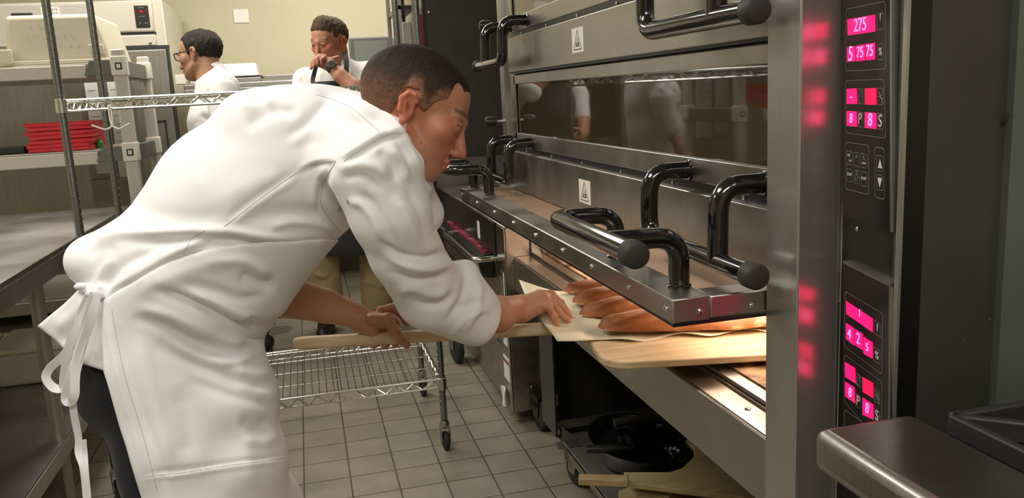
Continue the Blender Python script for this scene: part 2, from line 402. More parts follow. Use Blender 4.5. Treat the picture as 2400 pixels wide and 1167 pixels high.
# hoods between the decks
for z0, z1 in ((1.367, 1.487), (.943, 1.082), (1.79, 1.92)):
    h = MB().prism([(XD-.018, 1.212, z0), (XD-.018, 1.212, z1), (XD+.03, 1.212, z1+.004), (XD+.03, 1.212, z0)], (0, 1.80, 0)).build('hood', STEEL, oven, bevel=.002)
    MB().box(XD-.004, XD+.025, 1.212, 3.01, z1, z1+.019).build('seal_strip', BLK, oven)
    MB().box(XD-.010, XD+.03, 1.212, 3.01, z0-.006, z0).build('seal_strip', BLK, oven)
    sc = MB()
    for k in range(6): sc.lathe((XD-.006, 1.35+.3*k, z1+.008), (-1, 0, 0), [(.004, 0), (.004, .002), (.002, .003)], 8)
    sc.build('screw', CHROME, oven, smooth=True)
def warning(zc, yc):
    lab = MB().box(XD-.0192, XD-.0182, yc-.048, yc+.048, zc-.033, zc+.033).build('warning_label', WHITE, oven, bevel=.0004)
    x = XD-.0196
    o_ = [(x, yc-.034, zc-.026), (x, yc+.034, zc-.026), (x, yc, zc+.029)]; i_ = [(x, yc-.029, zc-.0235), (x, yc+.029, zc-.0235), (x, yc, zc+.024)]
    fr = MB(); fr.add(o_+i_, [(0, 1, 4, 3), (1, 2, 5, 4), (2, 0, 3, 5)])
    fr.box(x, x+.0003, yc-.014, yc+.014, zc-.017, zc-.007); fr.box(x, x+.0003, yc-.010, yc+.010, zc-.004, zc-.0025); fr.box(x, x+.0003, yc-.008, yc+.008, zc, zc+.001); fr.box(x, x+.0003, yc-.006, yc+.006, zc+.004, zc+.0055)
    fr.box(x-.0002, x+.0001, yc-.005, yc+.005, zc-.014, zc-.010, mi=1)
    fr.build('warning_symbol', [INK, WHITE], lab)
warning(1.428, 2.215); warning(1.014, 2.20)

# raised lower door, hinged up to horizontal
ZF = .955
flap = MB().box(.557, .625, 1.213, 3.07, ZF-.042, ZF).box(.625, .80, 1.213, 1.268, ZF-.04, ZF-.001).box(.625, .80, 3.01, 3.07, ZF-.04, ZF-.001).build('raised_door', STEEL, oven, bevel=.003)
MB().box(.620, .80, 1.262, 3.015, ZF-.022, ZF-.016).build('glass', FLAPGLASS, flap)
MB().box(.560, .800, 1.215, 3.068, ZF-.048, ZF-.0425).build('gasket', BLK, flap)
def opened(y, o, d): return (.606-d, y, ZF+o)
handle(flap, 1.585, 1.29, 1.165, opened); handle(flap, 2.79, 3.06, 3.20, opened)
def pin(mb, c, ax): mb.lathe(c, ax, [(.0055, 0), (.0055, .002), (.0035, .0045), (.0, .005)], 10)
for y_ in (1.235, 1.40, 1.60, 1.80, 2.03, 2.26, 2.50, 2.76, 3.03):
    m_ = MB(); pin(m_, (.557, y_, ZF-.020), (-1, 0, 0)); m_.build('screw', CHROME, flap, smooth=True)
for x_ in (.607, .70):
    m_ = MB(); pin(m_, (x_, 1.213, ZF-.026), (0, -1, 0)); m_.build('screw', CHROME, flap, smooth=True)

# left column with latch knobs
MB().box(.77, .80, 3.0, 3.10, .962, 2.25).build('left_column', STEELV, oven, bevel=.002)
MB().box(.755, .80, 3.10, 3.16, .962, 2.25).build('column_trim', STEELT, oven, bevel=.002)
for z in (1.545, 1.19):
    k = MB().tube([(.757, 3.13, z), (.72, 3.13, z)], .006, 10).lathe((.757, 3.13, z), (-1, 0, 0), [(.010, 0), (.010, .004)], 12).lathe((.725, 3.13, z), (-1, 0, 0), [(.012, 0), (.019, .006), (.020, .035), (.014, .046), (0, .048)], 16, mi=1).build('latch_knob', [CHROME, BLK], oven, smooth=40)

# control column
MB().box(.725, .805, 1.1185, 1.21, .30, 2.25).build('control_post', STEELP, oven, bevel=.0025)
P0 = np.array([.80, 1.116]); P1 = np.array([.765, .94]); PE = (P1-P0)/np.linalg.norm(P1-P0); PN = np.array([-PE[1]*-1, 0])
PN = np.array([PE[1], -PE[0]]); PN = PN if PN.dot(-P0) > 0 else -PN
def onP(u, v, lift=0.0):
    r = ray(u, v); q = P0+PN*lift; t = q.dot(PN)/(r[:2].dot(PN)); return CAMP+r*t
PE3 = Vector((PE[0], PE[1], 0)); PN3 = Vector((PN[0], PN[1], 0))
def pw(s, z, lift=0): q = P0+PE*s+PN*lift; return Vector((q[0], q[1], z))
PW = float(np.linalg.norm(P1-P0))
cp = MB().add([pw(0, .30), pw(PW, .30), pw(PW, 2.25), pw(0, 2.25), pw(0, .30, -.03), pw(PW, .30, -.03), pw(PW, 2.25, -.03), pw(0, 2.25, -.03)],
    [(0, 1, 2, 3), (7, 6, 5, 4), (1, 5, 6, 2), (0, 3, 7, 4), (3, 2, 6, 7), (0, 4, 5, 1)]).build('control_panel', CTRL, oven)
def slab_on(name, pxs, lift, th, m, parent, **k):
    a = [onP(u, v, lift) for u, v in pxs]; return MB().prism(a, tuple(-PN3*th), 0).build(name, m, parent, **k)
def A(x, y): return (1850+x/2.122, y/2.122)
def B(x, y): return (1850+x/1.749, 500+y/1.749)
plA = slab_on('control_plate', [A(264, -260), A(500, -420), A(500, 1152), A(264, 1072)], .009, .009, CTRL, cp)
plB = slab_on('control_plate', [B(219, 204), B(408, 300), B(404, 1300), B(219, 1100)], .009, .009, CTRL, cp)
# bright plate edges
eA = [onP(*A(500, -420), .0092), onP(*A(500, 1152), .0092)]
def edge_strip(p, q, name='plate_edge'):
    p = Vector(p); q = Vector(q); n = PE3*.0045
    MB().prism([p, q, q+n, p+n], tuple(-PN3*.010)).build(name, STEELT, cp)
edge_strip(*eA)
edge_strip(onP(*B(408, 300), .0092), onP(*B(404, 1300), .0092))
p = Vector(onP(*B(219, 204), .0092)); q = Vector(onP(*B(408, 300), .0092)); MB().prism([p, q, q+Vector((0, 0, .004)), p+Vector((0, 0, .004))], tuple(-PN3*.010)).build('plate_edge', STEELT, cp)
LFT = .0094
def outline(T, pts, parent, wd=.0007, m=None, rad=.006):
    P = [Vector(onP(*T(*a), LFT)) for a in pts]; c = sum(P, Vector())/4
    ring = []
    for i in range(4):
        a, b, d_ = P[i-1], P[i], P[(i+1) % 4]; r = min(rad, (a-b).length*.3, (d_-b).length*.3)
        p0 = b+(a-b).normalized()*r; p1 = b+(d_-b).normalized()*r
        for k in range(5):
            t = k/4; ring.append(p0*(1-t)**2+b*2*t*(1-t)+p1*t*t)
    inn = [v+(c-v).normalized()*wd*1.3 for v in ring]; n = len(ring)
    return MB().add(ring+inn, [(i, (i+1) % n, n+(i+1) % n, n+i) for i in range(n)]).build('button_outline', m or LINEG, parent)
def disp(T, pts, parent, m=LED):
    return slab_on('led_display', [T(*a) for a in pts], LFT+.0004, .0006, m, parent)
def ptext(T, c, txt, size, parent, m=LINEW, name='panel_lettering', lift=.0002):
    return text_mesh(txt, size, m, name, onP(*T(*c), LFT), PE3, (0, 0, 1), parent, lift=lift)
cpA, cpB = plA, plB
for T, par, D in ((A, cpA, dict(
        box=[[(282, 45), (478, 5), (482, 343), (282, 355)], [(280, 400), (472, 393), (480, 688), (280, 662)], [(280, 705), (396, 722), (396, 970), (280, 940)], [(425, 730), (473, 737), (473, 995), (425, 980)]],
        small=[[(438, 68), (470, 62), (470, 145), (438, 150)], [(438, 220), (468, 216), (468, 297), (438, 299)], [(339, 441), (368, 440), (370, 518), (339, 517)], [(436, 438), (468, 438), (468, 522), (436, 521)], [(338, 556), (366, 558), (368, 634), (340, 630)], [(436, 562), (466, 565), (468, 645), (436, 641)],
               [(285, 748), (312, 754), (312, 822), (286, 815)], [(319, 755), (349, 761), (349, 832), (320, 824)], [(356, 760), (386, 767), (386, 838), (357, 832)], [(286, 835), (311, 840), (312, 908), (286, 900)], [(319, 842), (349, 848), (349, 918), (320, 909)], [(356, 848), (386, 856), (388, 930), (357, 922)],
               [(433, 770), (466, 777), (466, 856), (433, 848)], [(433, 866), (466, 873), (466, 950), (433, 941)]],
        led=[[(288, 97), (425, 73), (425, 157), (290, 176)], [(287, 237), (328, 230), (328, 303), (287, 307)], [(333, 228), (375, 220), (375, 300), (333, 304)], [(380, 218), (424, 213), (424, 296), (380, 299)], [(285, 442), (333, 440), (335, 517), (285, 516)], [(285, 552), (333, 555), (335, 630), (285, 625)], [(375, 558), (431, 563), (431, 641), (375, 635)]],
        dim=[[(375, 439), (431, 438), (431, 521), (375, 520)]],
        tx=[((308, 270), '5', .030, 1), ((354, 262), '75', .022, 1), ((402, 254), '75', .022, 1), ((355, 125), '275', .026, 1), ((310, 590), '8', .020, 1), ((405, 598), '8', .026, 1), ((310, 478), '-', .022, 1), ((352, 593), 'P', .022, 0), ((452, 604), 'S', .024, 0), ((453, 258), '%', .015, 0), ((299, 868), 'STOP', .0062, 0), ((371, 888), 'START', .0056, 0), ((453, 85), 'I', .014, 0), ((295, 772), 'ON', .005, 0), ((305, 800), 'OFF', .004, 0), ((371, 812), 'AUTO', .004, 0)])),
      (B, cpB, dict(
        box=[[(228, 318), (383, 410), (380, 662), (225, 545)], [(225, 577), (380, 690), (377, 950), (225, 770)], [(225, 803), (300, 855), (300, 1000), (225, 930)]],
        small=[[(347, 435), (375, 455), (375, 510), (347, 490)], [(345, 545), (373, 563), (373, 620), (345, 603)], [(273, 650), (294, 668), (294, 718), (273, 700)], [(347, 712), (371, 730), (371, 785), (347, 768)], [(272, 735), (292, 750), (292, 803), (272, 788)], [(347, 800), (371, 815), (371, 870), (347, 853)]],
        led=[[(232, 360), (340, 432), (340, 487), (233, 412)], [(231, 450), (263, 470), (264, 540), (232, 515)], [(267, 474), (299, 494), (300, 560), (268, 540)], [(303, 506), (340, 530), (340, 595), (304, 575)], [(228, 610), (268, 635), (270, 697), (229, 670)], [(228, 690), (266, 715), (268, 778), (229, 750)], [(299, 755), (343, 785), (343, 845), (300, 825)]],
        dim=[[(299, 670), (343, 697), (343, 757), (300, 732)]],
        tx=[((290, 410), '1', .016, 1), ((248, 495), '4', .024, 1), ((284, 515), '2', .024, 1), ((321, 550), '5', .018, 1), ((251, 735), '8', .022, 1), ((321, 800), '8', .022, 1), ((282, 770), 'P', .022, 0), ((359, 830), 'S', .022, 0), ((359, 583), '%', .016, 0), ((361, 470), 'I', .016, 0)]))):
    for b_ in D['box']: outline(T, b_, par)
    for b_ in D['small']: outline(T, b_, par, .0005, rad=.003)
    for b_ in D['led']: disp(T, b_, par)
    for b_ in D['dim']: disp(T, b_, par, LEDDIM)
    for c, tx, sz, hi in D['tx']: ptext(T, c, tx, sz, par, LEDHI if hi else LINEW, lift=.0010 if hi else .0002)
for tri in ([(450, 792), (440, 835), (461, 838)], [(438, 882), (460, 886), (449, 935)]):
    slab_on('arrow_symbol', [A(*a) for a in tri], LFT+.0003, .0003, LINEW, cpA)
# small pictograms: clock, spray, lamp
def icon(T, c, segs, par, s=.004):
    o = Vector(onP(*T(*c), LFT)); m = MB()
    for sg in segs: m.tube([o+PE3*x*s+Vector((0, 0, y*s*1.6))+PN3*.0001 for x, y in sg], .00035, 5)
    m.build('pictogram', LINEG, par)
circ = [(math.cos(a*math.pi/8), math.sin(a*math.pi/8)) for a in range(17)]
for T, c, par in ((A, (354, 480), cpA), (B, (283, 684), cpB)): icon(T, c, [circ, [(0, .6), (0, 0), (.5, 0)]], par, .0055)
for T, c, par in ((A, (452, 480), cpA), (B, (359, 748), cpB)): icon(T, c, [[(-1, 0), (-.2, 0)], [(-.6, .6), (.6, -.4)], [(-.6, -.6), (.6, .4)], [(.2, 0), (1, .8)], [(.2, 0), (1, .3)], [(.2, 0), (1, -.3)], [(.2, 0), (1, -.8)]], par, .0075)
icon(A, (334, 880), [[(x*.7, y*.5-.1) for x, y in circ], [(-.3, .4), (-.3, 1), (.3, 1), (.3, .4)]], cpA, .006)
icon(A, (299, 785), [[(-1, -1.4), (1, 1.4)]], cpA, .006); icon(A, (371, 785), [[(-.7, .5), (.7, -.5)], [(-.7, -.5), (.7, .5)]], cpA, .004); icon(A, (334, 778), [[(x*.5, y*.4) for x, y in circ]], cpA, .004)
# thin white trims either side of the panel
for s0 in (.0015, PW-.013):
    MB().prism([pw(s0, .30, .0003), pw(s0+.0012, .30, .0003), pw(s0+.0012, 2.25, .0003), pw(s0, 2.25, .0003)], tuple(PN3*.0006)).build('trim_line', LINEW, cp)
MB().prism([pw(PW-.0045, .30, .001), pw(PW+.006, .30, .001), pw(PW+.006, 2.25, .001), pw(PW-.0045, 2.25, .001)], tuple(PN3*.004)).build('panel_frame', STEELP, oven)
for uv in (A(335, 1140), B(276, 65)):
    c = onP(*uv, .0005); MB().lathe(c, tuple(PN3), [(.004, 0), (.003, .001)], 10).build('panel_screw', CHROME, cp, smooth=True)
# near side of the oven
MB().box(.766, .925, .942, .956, .14, 2.25).build('side_panel', DARKP, oven)
MB().box(.925, 1.72, .930, .956, .14, 2.25).build('side_cover', OLIVE, oven)
c = onY(2362, 273, .9295); MB().lathe(c, (0, -1, 0), [(.0045, 0), (.0045, .0006)], 12).build('screw_hole', INK, oven)
for uv in ((2320, 748), (2260, 795)):
    c = onY(*uv, .9415 if uv[0] < 2330 else .9295); MB().lathe(c, (0, -1, 0), [(.0012, 0), (.0006, .0008)], 8).build('rivet', CHROME, oven)
MB().box(.83, .9, 3.0-.06, 2.99, .14, .555).build('support_leg', DARKV, oven)

# ------------------------------------------------------------------ stand under the oven
stand = thing('oven_stand', 'dark steel wheeled stand with a low undershelf below the big oven', 'stand', (1.1, 2.0, 0))
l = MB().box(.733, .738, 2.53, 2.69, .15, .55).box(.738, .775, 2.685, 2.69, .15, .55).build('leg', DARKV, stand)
MB().box(.775, 1.60, 2.62, 2.63, .10, .553).box(1.602, 1.612, 1.0, 2.62, .12, .553).build('shade_panel', VOID, stand)  # added black sheets; their colour supplies the shade of the void under the oven
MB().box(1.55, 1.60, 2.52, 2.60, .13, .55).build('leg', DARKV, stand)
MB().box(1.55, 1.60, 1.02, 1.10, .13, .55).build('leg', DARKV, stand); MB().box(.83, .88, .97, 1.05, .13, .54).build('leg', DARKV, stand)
MB().box(.745, 1.55, 1.0, 2.56, .137, .143).box(.745, .749, 1.0, 2.50, .112, .150).build('undershelf', STEELD, stand)
MB().box(.745, 1.60, 2.556, 2.562, .165, .196).build('end_rail', STEELT, stand)
for x_ in (.76, 1.0): m_ = MB(); pin(m_, (x_, 2.556, .18), (0, -1, 0)); m_.build('bolt', CHROME, stand, smooth=True)
MB().prism([(.745, 2.50, .20), (.745, 2.50, .145), (.80, 2.50, .145)], (0, -.004, 0)).box(.715, .79, 2.45, 2.50, .143, .147).box(.735, .80, 2.448, 2.452, .105, .143).build('corner_bracket', STEELT, stand)
def caster(name, parent, x, y, r=.05, top=.13, wdt=.03, ang=0, fork=STEELT):
    ca, sa = math.cos(ang), math.sin(ang); ax = (sa, ca, 0)
    m = MB(); c = Vector((x, y, r)); a = Vector(ax)
    w_ = m.lathe(c-a*wdt/2, ax, [(r*.35, 0), (r*.8, 0), (r*.97, wdt*.15), (r, wdt*.35), (r, wdt*.65), (r*.97, wdt*.85), (r*.8, wdt), (r*.35, wdt)], 26).build(name, RUBBER, parent, smooth=35)
    f = MB(); f.lathe(c-a*(wdt/2+.004), ax, [(.006, 0), (.006, wdt+.008)], 10)
    d_ = Vector((ca, -sa, 0))
    for s_ in (-1, 1):
        o_ = c+a*s_*(wdt/2+.004)
        f.prism([o_-d_*r*.35+Vector((0, 0, -.01)), o_+d_*r*.35+Vector((0, 0, -.01)), o_+d_*r*.5+Vector((0, 0, r*.8)), o_-d_*r*.5+Vector((0, 0, r*.8)) , o_-d_*r*.5+Vector((0, 0, top-r-.01)), ], tuple(a*.002*s_))
        f.prism([o_-d_*r*.5+Vector((0, 0, r*.5)), o_+d_*r*.5+Vector((0, 0, r*.5)), o_+d_*r*.5+Vector((0, 0, top-r-.008)), o_-d_*r*.5+Vector((0, 0, top-r-.008))], tuple(a*.002*s_))
    f.prism([c+d_*r*.5+a*(wdt/2+.006)+Vector((0, 0, top-r-.008)), c-d_*r*.5+a*(wdt/2+.006)+Vector((0, 0, top-r-.008)), c-d_*r*.5-a*(wdt/2+.006)+Vector((0, 0, top-r-.008)), c+d_*r*.5-a*(wdt/2+.006)+Vector((0, 0, top-r-.008))], (0, 0, .006))
    f.build('fork', fork, w_)
    return w_
caster('caster', stand, .785, 2.47, .055, .14, .035, math.pi/2*.0+1.35)
caster('caster', stand, 1.56, 2.5, .055, .14); caster('caster', stand, 1.56, 1.06, .055, .14); caster('caster', stand, .86, 1.02, .055, .14)

# things on the undershelf
def zpt(u, v, z): return Vector(onZ(u, v, z))
pan = thing('roasting_pan', 'dark oval pan with a long black handle lying on the oven undershelf', 'pan', (0.93, 2.15, .145))
cc = Vector(onZ(1490, 1075, .15)); m = MB()
n = 28; rings = [(.72, .004), (.80, .010), (1.0, .075), (1.04, .080), (.99, .078), (.79, .014), (.70, .008)]
vs = []; 
for rr_, h in rings:
    for k in range(n):
        a = 2*math.pi*k/n; vs.append((cc.x+.135*rr_*math.cos(a), cc.y+.19*rr_*math.sin(a), .145+h))
fs = [(i*n+k, i*n+(k+1) % n, (i+1)*n+(k+1) % n, (i+1)*n+k) for i in range(len(rings)-1) for k in range(n)]+[tuple(range(n)), tuple((len(rings)-1)*n+k for k in range(n))]
m.add(vs, fs); m.build('pan_body', BLACKP, pan, smooth=40)
a0 = zpt(1375, 1053, .235); a1 = zpt(1480, 1050, .235)
MB().tube([a0, a0*.6+a1*.4, a1, cc+Vector((0, .1, .08))], [.012, .014, .012, .010], 10).build('pan_handle', BLK, pan, smooth=40)
dp = thing('dustpan', 'black open dustpan leaning among the pans under the oven', 'dustpan', (1.0, 2.3, .145))
p0 = zpt(1390, 1045, .17); p1 = zpt(1440, 1000, .26); p2 = zpt(1450, 1042, .20); p3 = zpt(1545, 1020, .17)
MB().prism([p0, p1, p2], (.02, .01, .0)).prism([p0, p2, p3, p3+Vector((.0, .03, 0))], (0, 0, .006)).prism([p1, p2, p3, zpt(1530, 975, .26)], (.004, .004, 0)).build('pan_body', BLK, dp)
q0 = zpt(1440, 992, .27); q1 = zpt(1520, 980, .27)
MB().tube([q0, q1, zpt(1560, 985, .25)], .014, 8).build('dustpan_handle', RUBBER, dp, smooth=40)
bx = MB().box(1.12, 1.42, 2.05, 2.45, .146, .34).build('black_tub', DARKP, None, bevel=.01)
tag(bx, 'black rectangular tub standing far back on the shelf below the oven', 'tub')

def peel(name, label, A0, ax, z, hl, hw, ht, bw, bl, bt, wmat, corner=.05, shoulder=.05, grip=True):
    """wooden peel: A0 handle end, ax unit dir in xy, handle length hl; blade length bl, width bw"""
    ax = Vector((ax[0], ax[1], 0)).normalized(); bx_ = Vector((-ax.y, ax.x, 0)); o = Vector((A0[0], A0[1], z))
    t = thing(name, label, 'peel', tuple(o))
    def pt(a, b, h=0): return o+ax*a+bx_*b+Vector((0, 0, h))
    m = MB(); hs = [(0, .82), (.02, 1.0), (hl*.45, 1.0), (hl+.02, 1.0), (hl+.10, .92)]
    prof = [(-.5, -.28), (-.28, -.5), (.28, -.5), (.5, -.28), (.5, .28), (.28, .5), (-.28, .5), (-.5, .28)]
    vs = []; 
    for a, s_ in hs:
        for b, h in prof: vs.append(pt(a, b*hw*s_, h*ht*s_))
    n = 8; fs = [(i*n+k, i*n+(k+1) % n, (i+1)*n+(k+1) % n, (i+1)*n+k) for i in range(len(hs)-1) for k in range(n)]+[tuple(range(n))[::-1], tuple((len(hs)-1)*n+k for k in range(n))]
    m.add(vs, fs).build('handle', wmat, t, bevel=.002)
    pts = []
    def cor(a, b, sa, sb, r):
        return [pt(a+sa*(r-r*math.cos(t_))*1.0, b+sb*(r-r*math.sin(t_)), 0) for t_ in np.linspace(0, math.pi/2, 7)]
    L0 = hl; 
    c1 = [pt(L0+corner*(1-math.sin(t_)), -bw/2+corner*(1-math.cos(t_)), -bt/2) for t_ in np.linspace(0, math.pi/2, 8)]
    # start at left edge, near corner, go round
    ring = []
    for t_ in np.linspace(0, math.pi/2, 8): ring.append(pt(L0+corner*(1-math.cos(t_)), -bw/2+corner*(1-math.sin(t_)), -bt/2))
    ring += [pt(L0+bl, -bw/2, -bt/2), pt(L0+bl, bw/2, -bt/2)]
    for t_ in np.linspace(math.pi/2, 0, 8): ring.append(pt(L0+corner*(1-math.cos(t_)), bw/2-corner*(1-math.sin(t_)), -bt/2))
    if shoulder: ring += [pt(L0-shoulder*.2, hw*1.6, -bt/2), pt(L0-shoulder, hw*.5, -bt/2), pt(L0-shoulder, -hw*.5, -bt/2), pt(L0-shoulder*.2, -hw*1.6, -bt/2)]
    MB().prism(ring, (0, 0, bt)).build('blade', wmat, t, bevel=.003)
    return t
pa = zpt(1356, 1137, .22); pb = zpt(1620, 1143, .22)
ax_ = (pb-pa)
pl2 = thing('wooden_peel', 'pale old wooden peel with a hooked blade, laid across the shelf below the oven', 'peel', tuple(pa))
hd = (pb-pa).normalized(); hb = Vector((-hd.y, hd.x, 0))
def px2(l_): return [zpt(u, v, .205) for u, v in l_]
MB().prism([pa+hb*-.004, pa+hb*.026, (pa*.55+pb*.45)+hb*.028, (pa*.55+pb*.45)+hb*-.010], (0, 0, .022)).build('handle', WOODL, pl2, bevel=.004)
ring = px2([(1462, 1118), (1570, 1118), (1600, 1108), (1628, 1080), (1625, 1058), (1603, 1045), (1615, 1037), (1700, 1070), (1900, 1200), (1800, 1185), (1600, 1160), (1470, 1143)])
MB().prism(ring, (0, 0, .016)).build('blade', WOODL, pl2, bevel=.003)
pa3 = zpt(1440, 1167, .17); pb3 = zpt(1560, 1158, .17)
pl3 = thing('wooden_peel', 'second pale wooden peel, lying beneath the hooked one at the bottom edge', 'peel', tuple(pa3))
MB().prism([zpt(u, v, .165) for u, v in [(1450, 1160), (1488, 1146), (1560, 1153), (1580, 1170), (1450, 1190)]], (0, 0, .014)).build('handle', WOODL, pl3, bevel=.003)
MB().prism([zpt(u, v, .165) for u, v in [(1560, 1153), (1700, 1168), (1800, 1230), (1580, 1200)]], (0, 0, .012)).build('blade', wood('reddish_peel_wood', (.30, .13, .06), (.42, .2, .1)), pl3, bevel=.003)

# ------------------------------------------------------------------ loading peel, parchment and loaves
AX = np.array([.977, -.213]); BX = np.array([.213, .977])
PZ = .722
peel_o = np.array([-.066, 2.035])
lp = peel('wooden_peel', 'broad new wooden peel loaded with loaves, slid into the oven by the baker', peel_o, AX, PZ, .715, .030, .030, .625, .56, .016, WOODP, corner=.06, shoulder=.09)
def PL(a, b, h=0): q = peel_o+AX*a+BX*b; return Vector((q[0], q[1], PZ+.006+h))
# parchment sheet, rippled, left edge lifted
nu, nv = 46, 34; vs = []; fs = []
for i in range(nu+1):
    for j in range(nv+1):
        a = .60+(i/nu)*.62; b = -.165+(j/nv)*(.45+.09*min(1, i/14))-.012*math.sin(i*.5)
        k = max(0, 1-i/9)
        h = .007+.0048*math.sin(b*30+a*19)*(1-.6*i/nu)+.003*math.sin(a*45-b*24)
        a2 = a+.030*(1-j/nv)*k-.035*(j/nv)*k; b -= .022*k*(1-j/nv)
        h += .030*k**1.5*(j/nv)**2+.012*k*k
        vs.append(PL(a2, b*(1-.0*k), max(h, .002)))
for i in range(nu):
    for j in range(nv):
        o_ = i*(nv+1)+j; fs.append((o_, o_+nv+1, o_+nv+2, o_+1))
ps = MB().add(vs, fs).build('parchment_sheet', PAPER, None, smooth=80, loc=tuple(PL(.6, 0)))
sm = ps.modifiers.new('thick', 'SOLIDIFY'); sm.thickness = .0006; sm.offset = 1
tag(ps, 'rumpled parchment sheet on the loaded peel, gripped by the baker', 'parchment')
def loaf(a0, b0, L_, wd, ht, seed, label):
    rg = random.Random(seed); nL, nR = 40, 26; vs = []; fs = []
    for i in range(nL+1):
        t = i/nL; s_ = (max(0, 1-abs(2*t-1)**3.2))**.52
        s_ = max(s_, .02); w_ = wd*s_*(1+.06*math.sin(t*11+seed)); h_ = ht*s_**.75*(1+.07*math.sin(t*17+seed*2))
        bc = b0+.006*math.sin(t*6+seed)
        for k in range(nR):
            an = 2*math.pi*k/nR; y_ = math.cos(an); z_ = math.sin(an)
            zz = z_*h_ if z_ > 0 else z_*h_*.25
            vs.append(PL(a0+t*L_, bc+y_*w_, .012+ht*.2+zz+.002*math.sin(7*an+t*30)))
    fs = [(i*nR+k, i*nR+(k+1) % nR, (i+1)*nR+(k+1) % nR, (i+1)*nR+k) for i in range(nL) for k in range(nR)]+[tuple(range(nR))[::-1], tuple(nL*nR+k for k in range(nR))]
    o = MB().add(vs, fs).build('bread_loaf', BREAD, None, smooth=80, loc=tuple(PL(a0+L_/2, b0)))
    return tag(o, label, 'bread', 'loaves on the loaded peel')
loaf(.735, -.100, .50, .0625, .037, 1, 'long floury loaf nearest the front of the loaded peel')
loaf(.705, .028, .50, .0625, .037, 2, 'long brown loaf second from the front of the loaded peel')
loaf(.700, .155, .50, .0625, .037, 3, 'long brown loaf third from the front, half beneath the raised oven door')
loaf(.690, .280, .50, .0625, .035, 4, 'long brown loaf at the back of the loaded peel, farthest from the viewer')

# ------------------------------------------------------------------ neighbouring low machine
nb = thing('holding_cabinet', 'low stainless cabinet with tilted drawer and bar handle beyond the big oven', 'cabinet', (1.0, 3.8, 0))
MB().box(.703, 1.30, 3.003, 4.56, .064, .80).build('body', STEELB, nb, bevel=.004)
MB().box(.698, .703, 3.0, 3.13, .07, .795).build('corner_strip', STEELV, nb, bevel=.001)
MB().box(.694, .703, 3.15, 4.54, .665, .80).build('top_fascia', DARKV, nb, bevel=.002)
MB().box(.699, .703, 3.13, 4.5, .30, .304).build('panel_seam', INK, nb)
MB().prism([(.700, 3.22, .665), (.640, 3.22, .655), (.655, 3.22, .570), (.700, 3.22, .560)], (0, .95, 0)).build('tilt_drawer', DARKV, nb, bevel=.002)
m = MB()
rg = random.Random(5)
vs = []; nn_ = 46
for i in range(nn_+1):
    y = 3.24+.92*i/nn_; w_ = .010*rg.random(); vs += [(.676-w_, y, .652), (.680-w_, y, .664+w_), (.696, y, .668), (.700, y, .652)]
fs = [(i*4+k, i*4+(k+1) % 4, i*4+4+(k+1) % 4, i*4+4+k) for i in range(nn_) for k in range(4)]+[(0, 1, 2, 3), (nn_*4, nn_*4+3, nn_*4+2, nn_*4+1)]
m.add(vs, fs).build('red_liner', REDD, nb, smooth=70)
MB().prism([(.639, 3.24, .645), (.653, 3.24, .572), (.651, 3.24, .572), (.637, 3.24, .645)], (0, .10, 0)).build('rating_label', LINEW, nb)
MB().prism([(.639, 4.05, .645), (.653, 4.05, .622), (.651, 4.05, .622), (.637, 4.05, .645)], (0, .08, 0)).build('rating_label', LINEW, nb)
bar = MB().tube(fillet([(.70, 3.87, .652), (.615, 3.87, .652), (.615, 3.17, .652), (.70, 3.17, .652)], .03, 5), .012, 10).build('bar_handle', CHROME, nb, smooth=40)
MB().box(.6935, .698, 3.42, 3.47, .69, .765).build('white_tag', WHITE, nb)
MB().box(.690, .699, 3.10, 3.115, .66, .672).tube([(.70, 3.07, .672), (.66, 3.07, .672)], .006, 8).build('latch_pin', CHROME, nb)
MB().box(.6965, .6985, 3.035, 3.10, .42, .62).build('latch_rail', CHROME, nb, bevel=.001)
MB().tube([(.695, 3.06, .44), (.68, 3.06, .43), (.69, 3.06, .39), (.68, 3.07, .37)], .008, 8).build('latch_hook', CHROME, nb, smooth=40)
lb = MB().box(.6962, .698, 3.03, 3.09, .325, .365).build('small_label', WHITE, nb)
MB().box(.6962, .698, 3.02, 3.11, .18, .275).build('warning_sticker', WHITE, nb); MB().box(.6955, .6962, 3.02, 3.11, .25, .262).build('sticker_stripe', REDD, nb)
MB().box(.6962, .6985, 3.78, 3.83, .33, .39).build('yellow_tag', mat('faded_yellow', (.55, .50, .18), .5), nb)
for z in (.16, .5): m_ = MB(); pin(m_, (.78, 3.002, z), (0, -1, 0)); m_.build('rivet', CHROME, nb, smooth=True)
caster('caster', nb, .80, 2.955, .065, .145, .036, 1.5, DARKV); caster('caster', nb, .640, 3.90, .080, .20, .04, 1.45, STEELT)
caster('caster', nb, 1.22, 4.45, .05, .08)
rg = random.Random(3); pts = []
for i in range(14):
    a = 2*math.pi*i/14; pts.append((.690+.006*math.cos(3*a), 3.10+.028*math.cos(a)*(1+.3*math.sin(2*a)), .10+.045*math.sin(a)))
m = MB(); m.prism(pts, (-.006, 0, 0)); rag = m.build('rag', WHITE, None, bevel=.003); tag(rag, 'small crumpled white rag hanging from the low cabinet corner near the floor', 'rag')

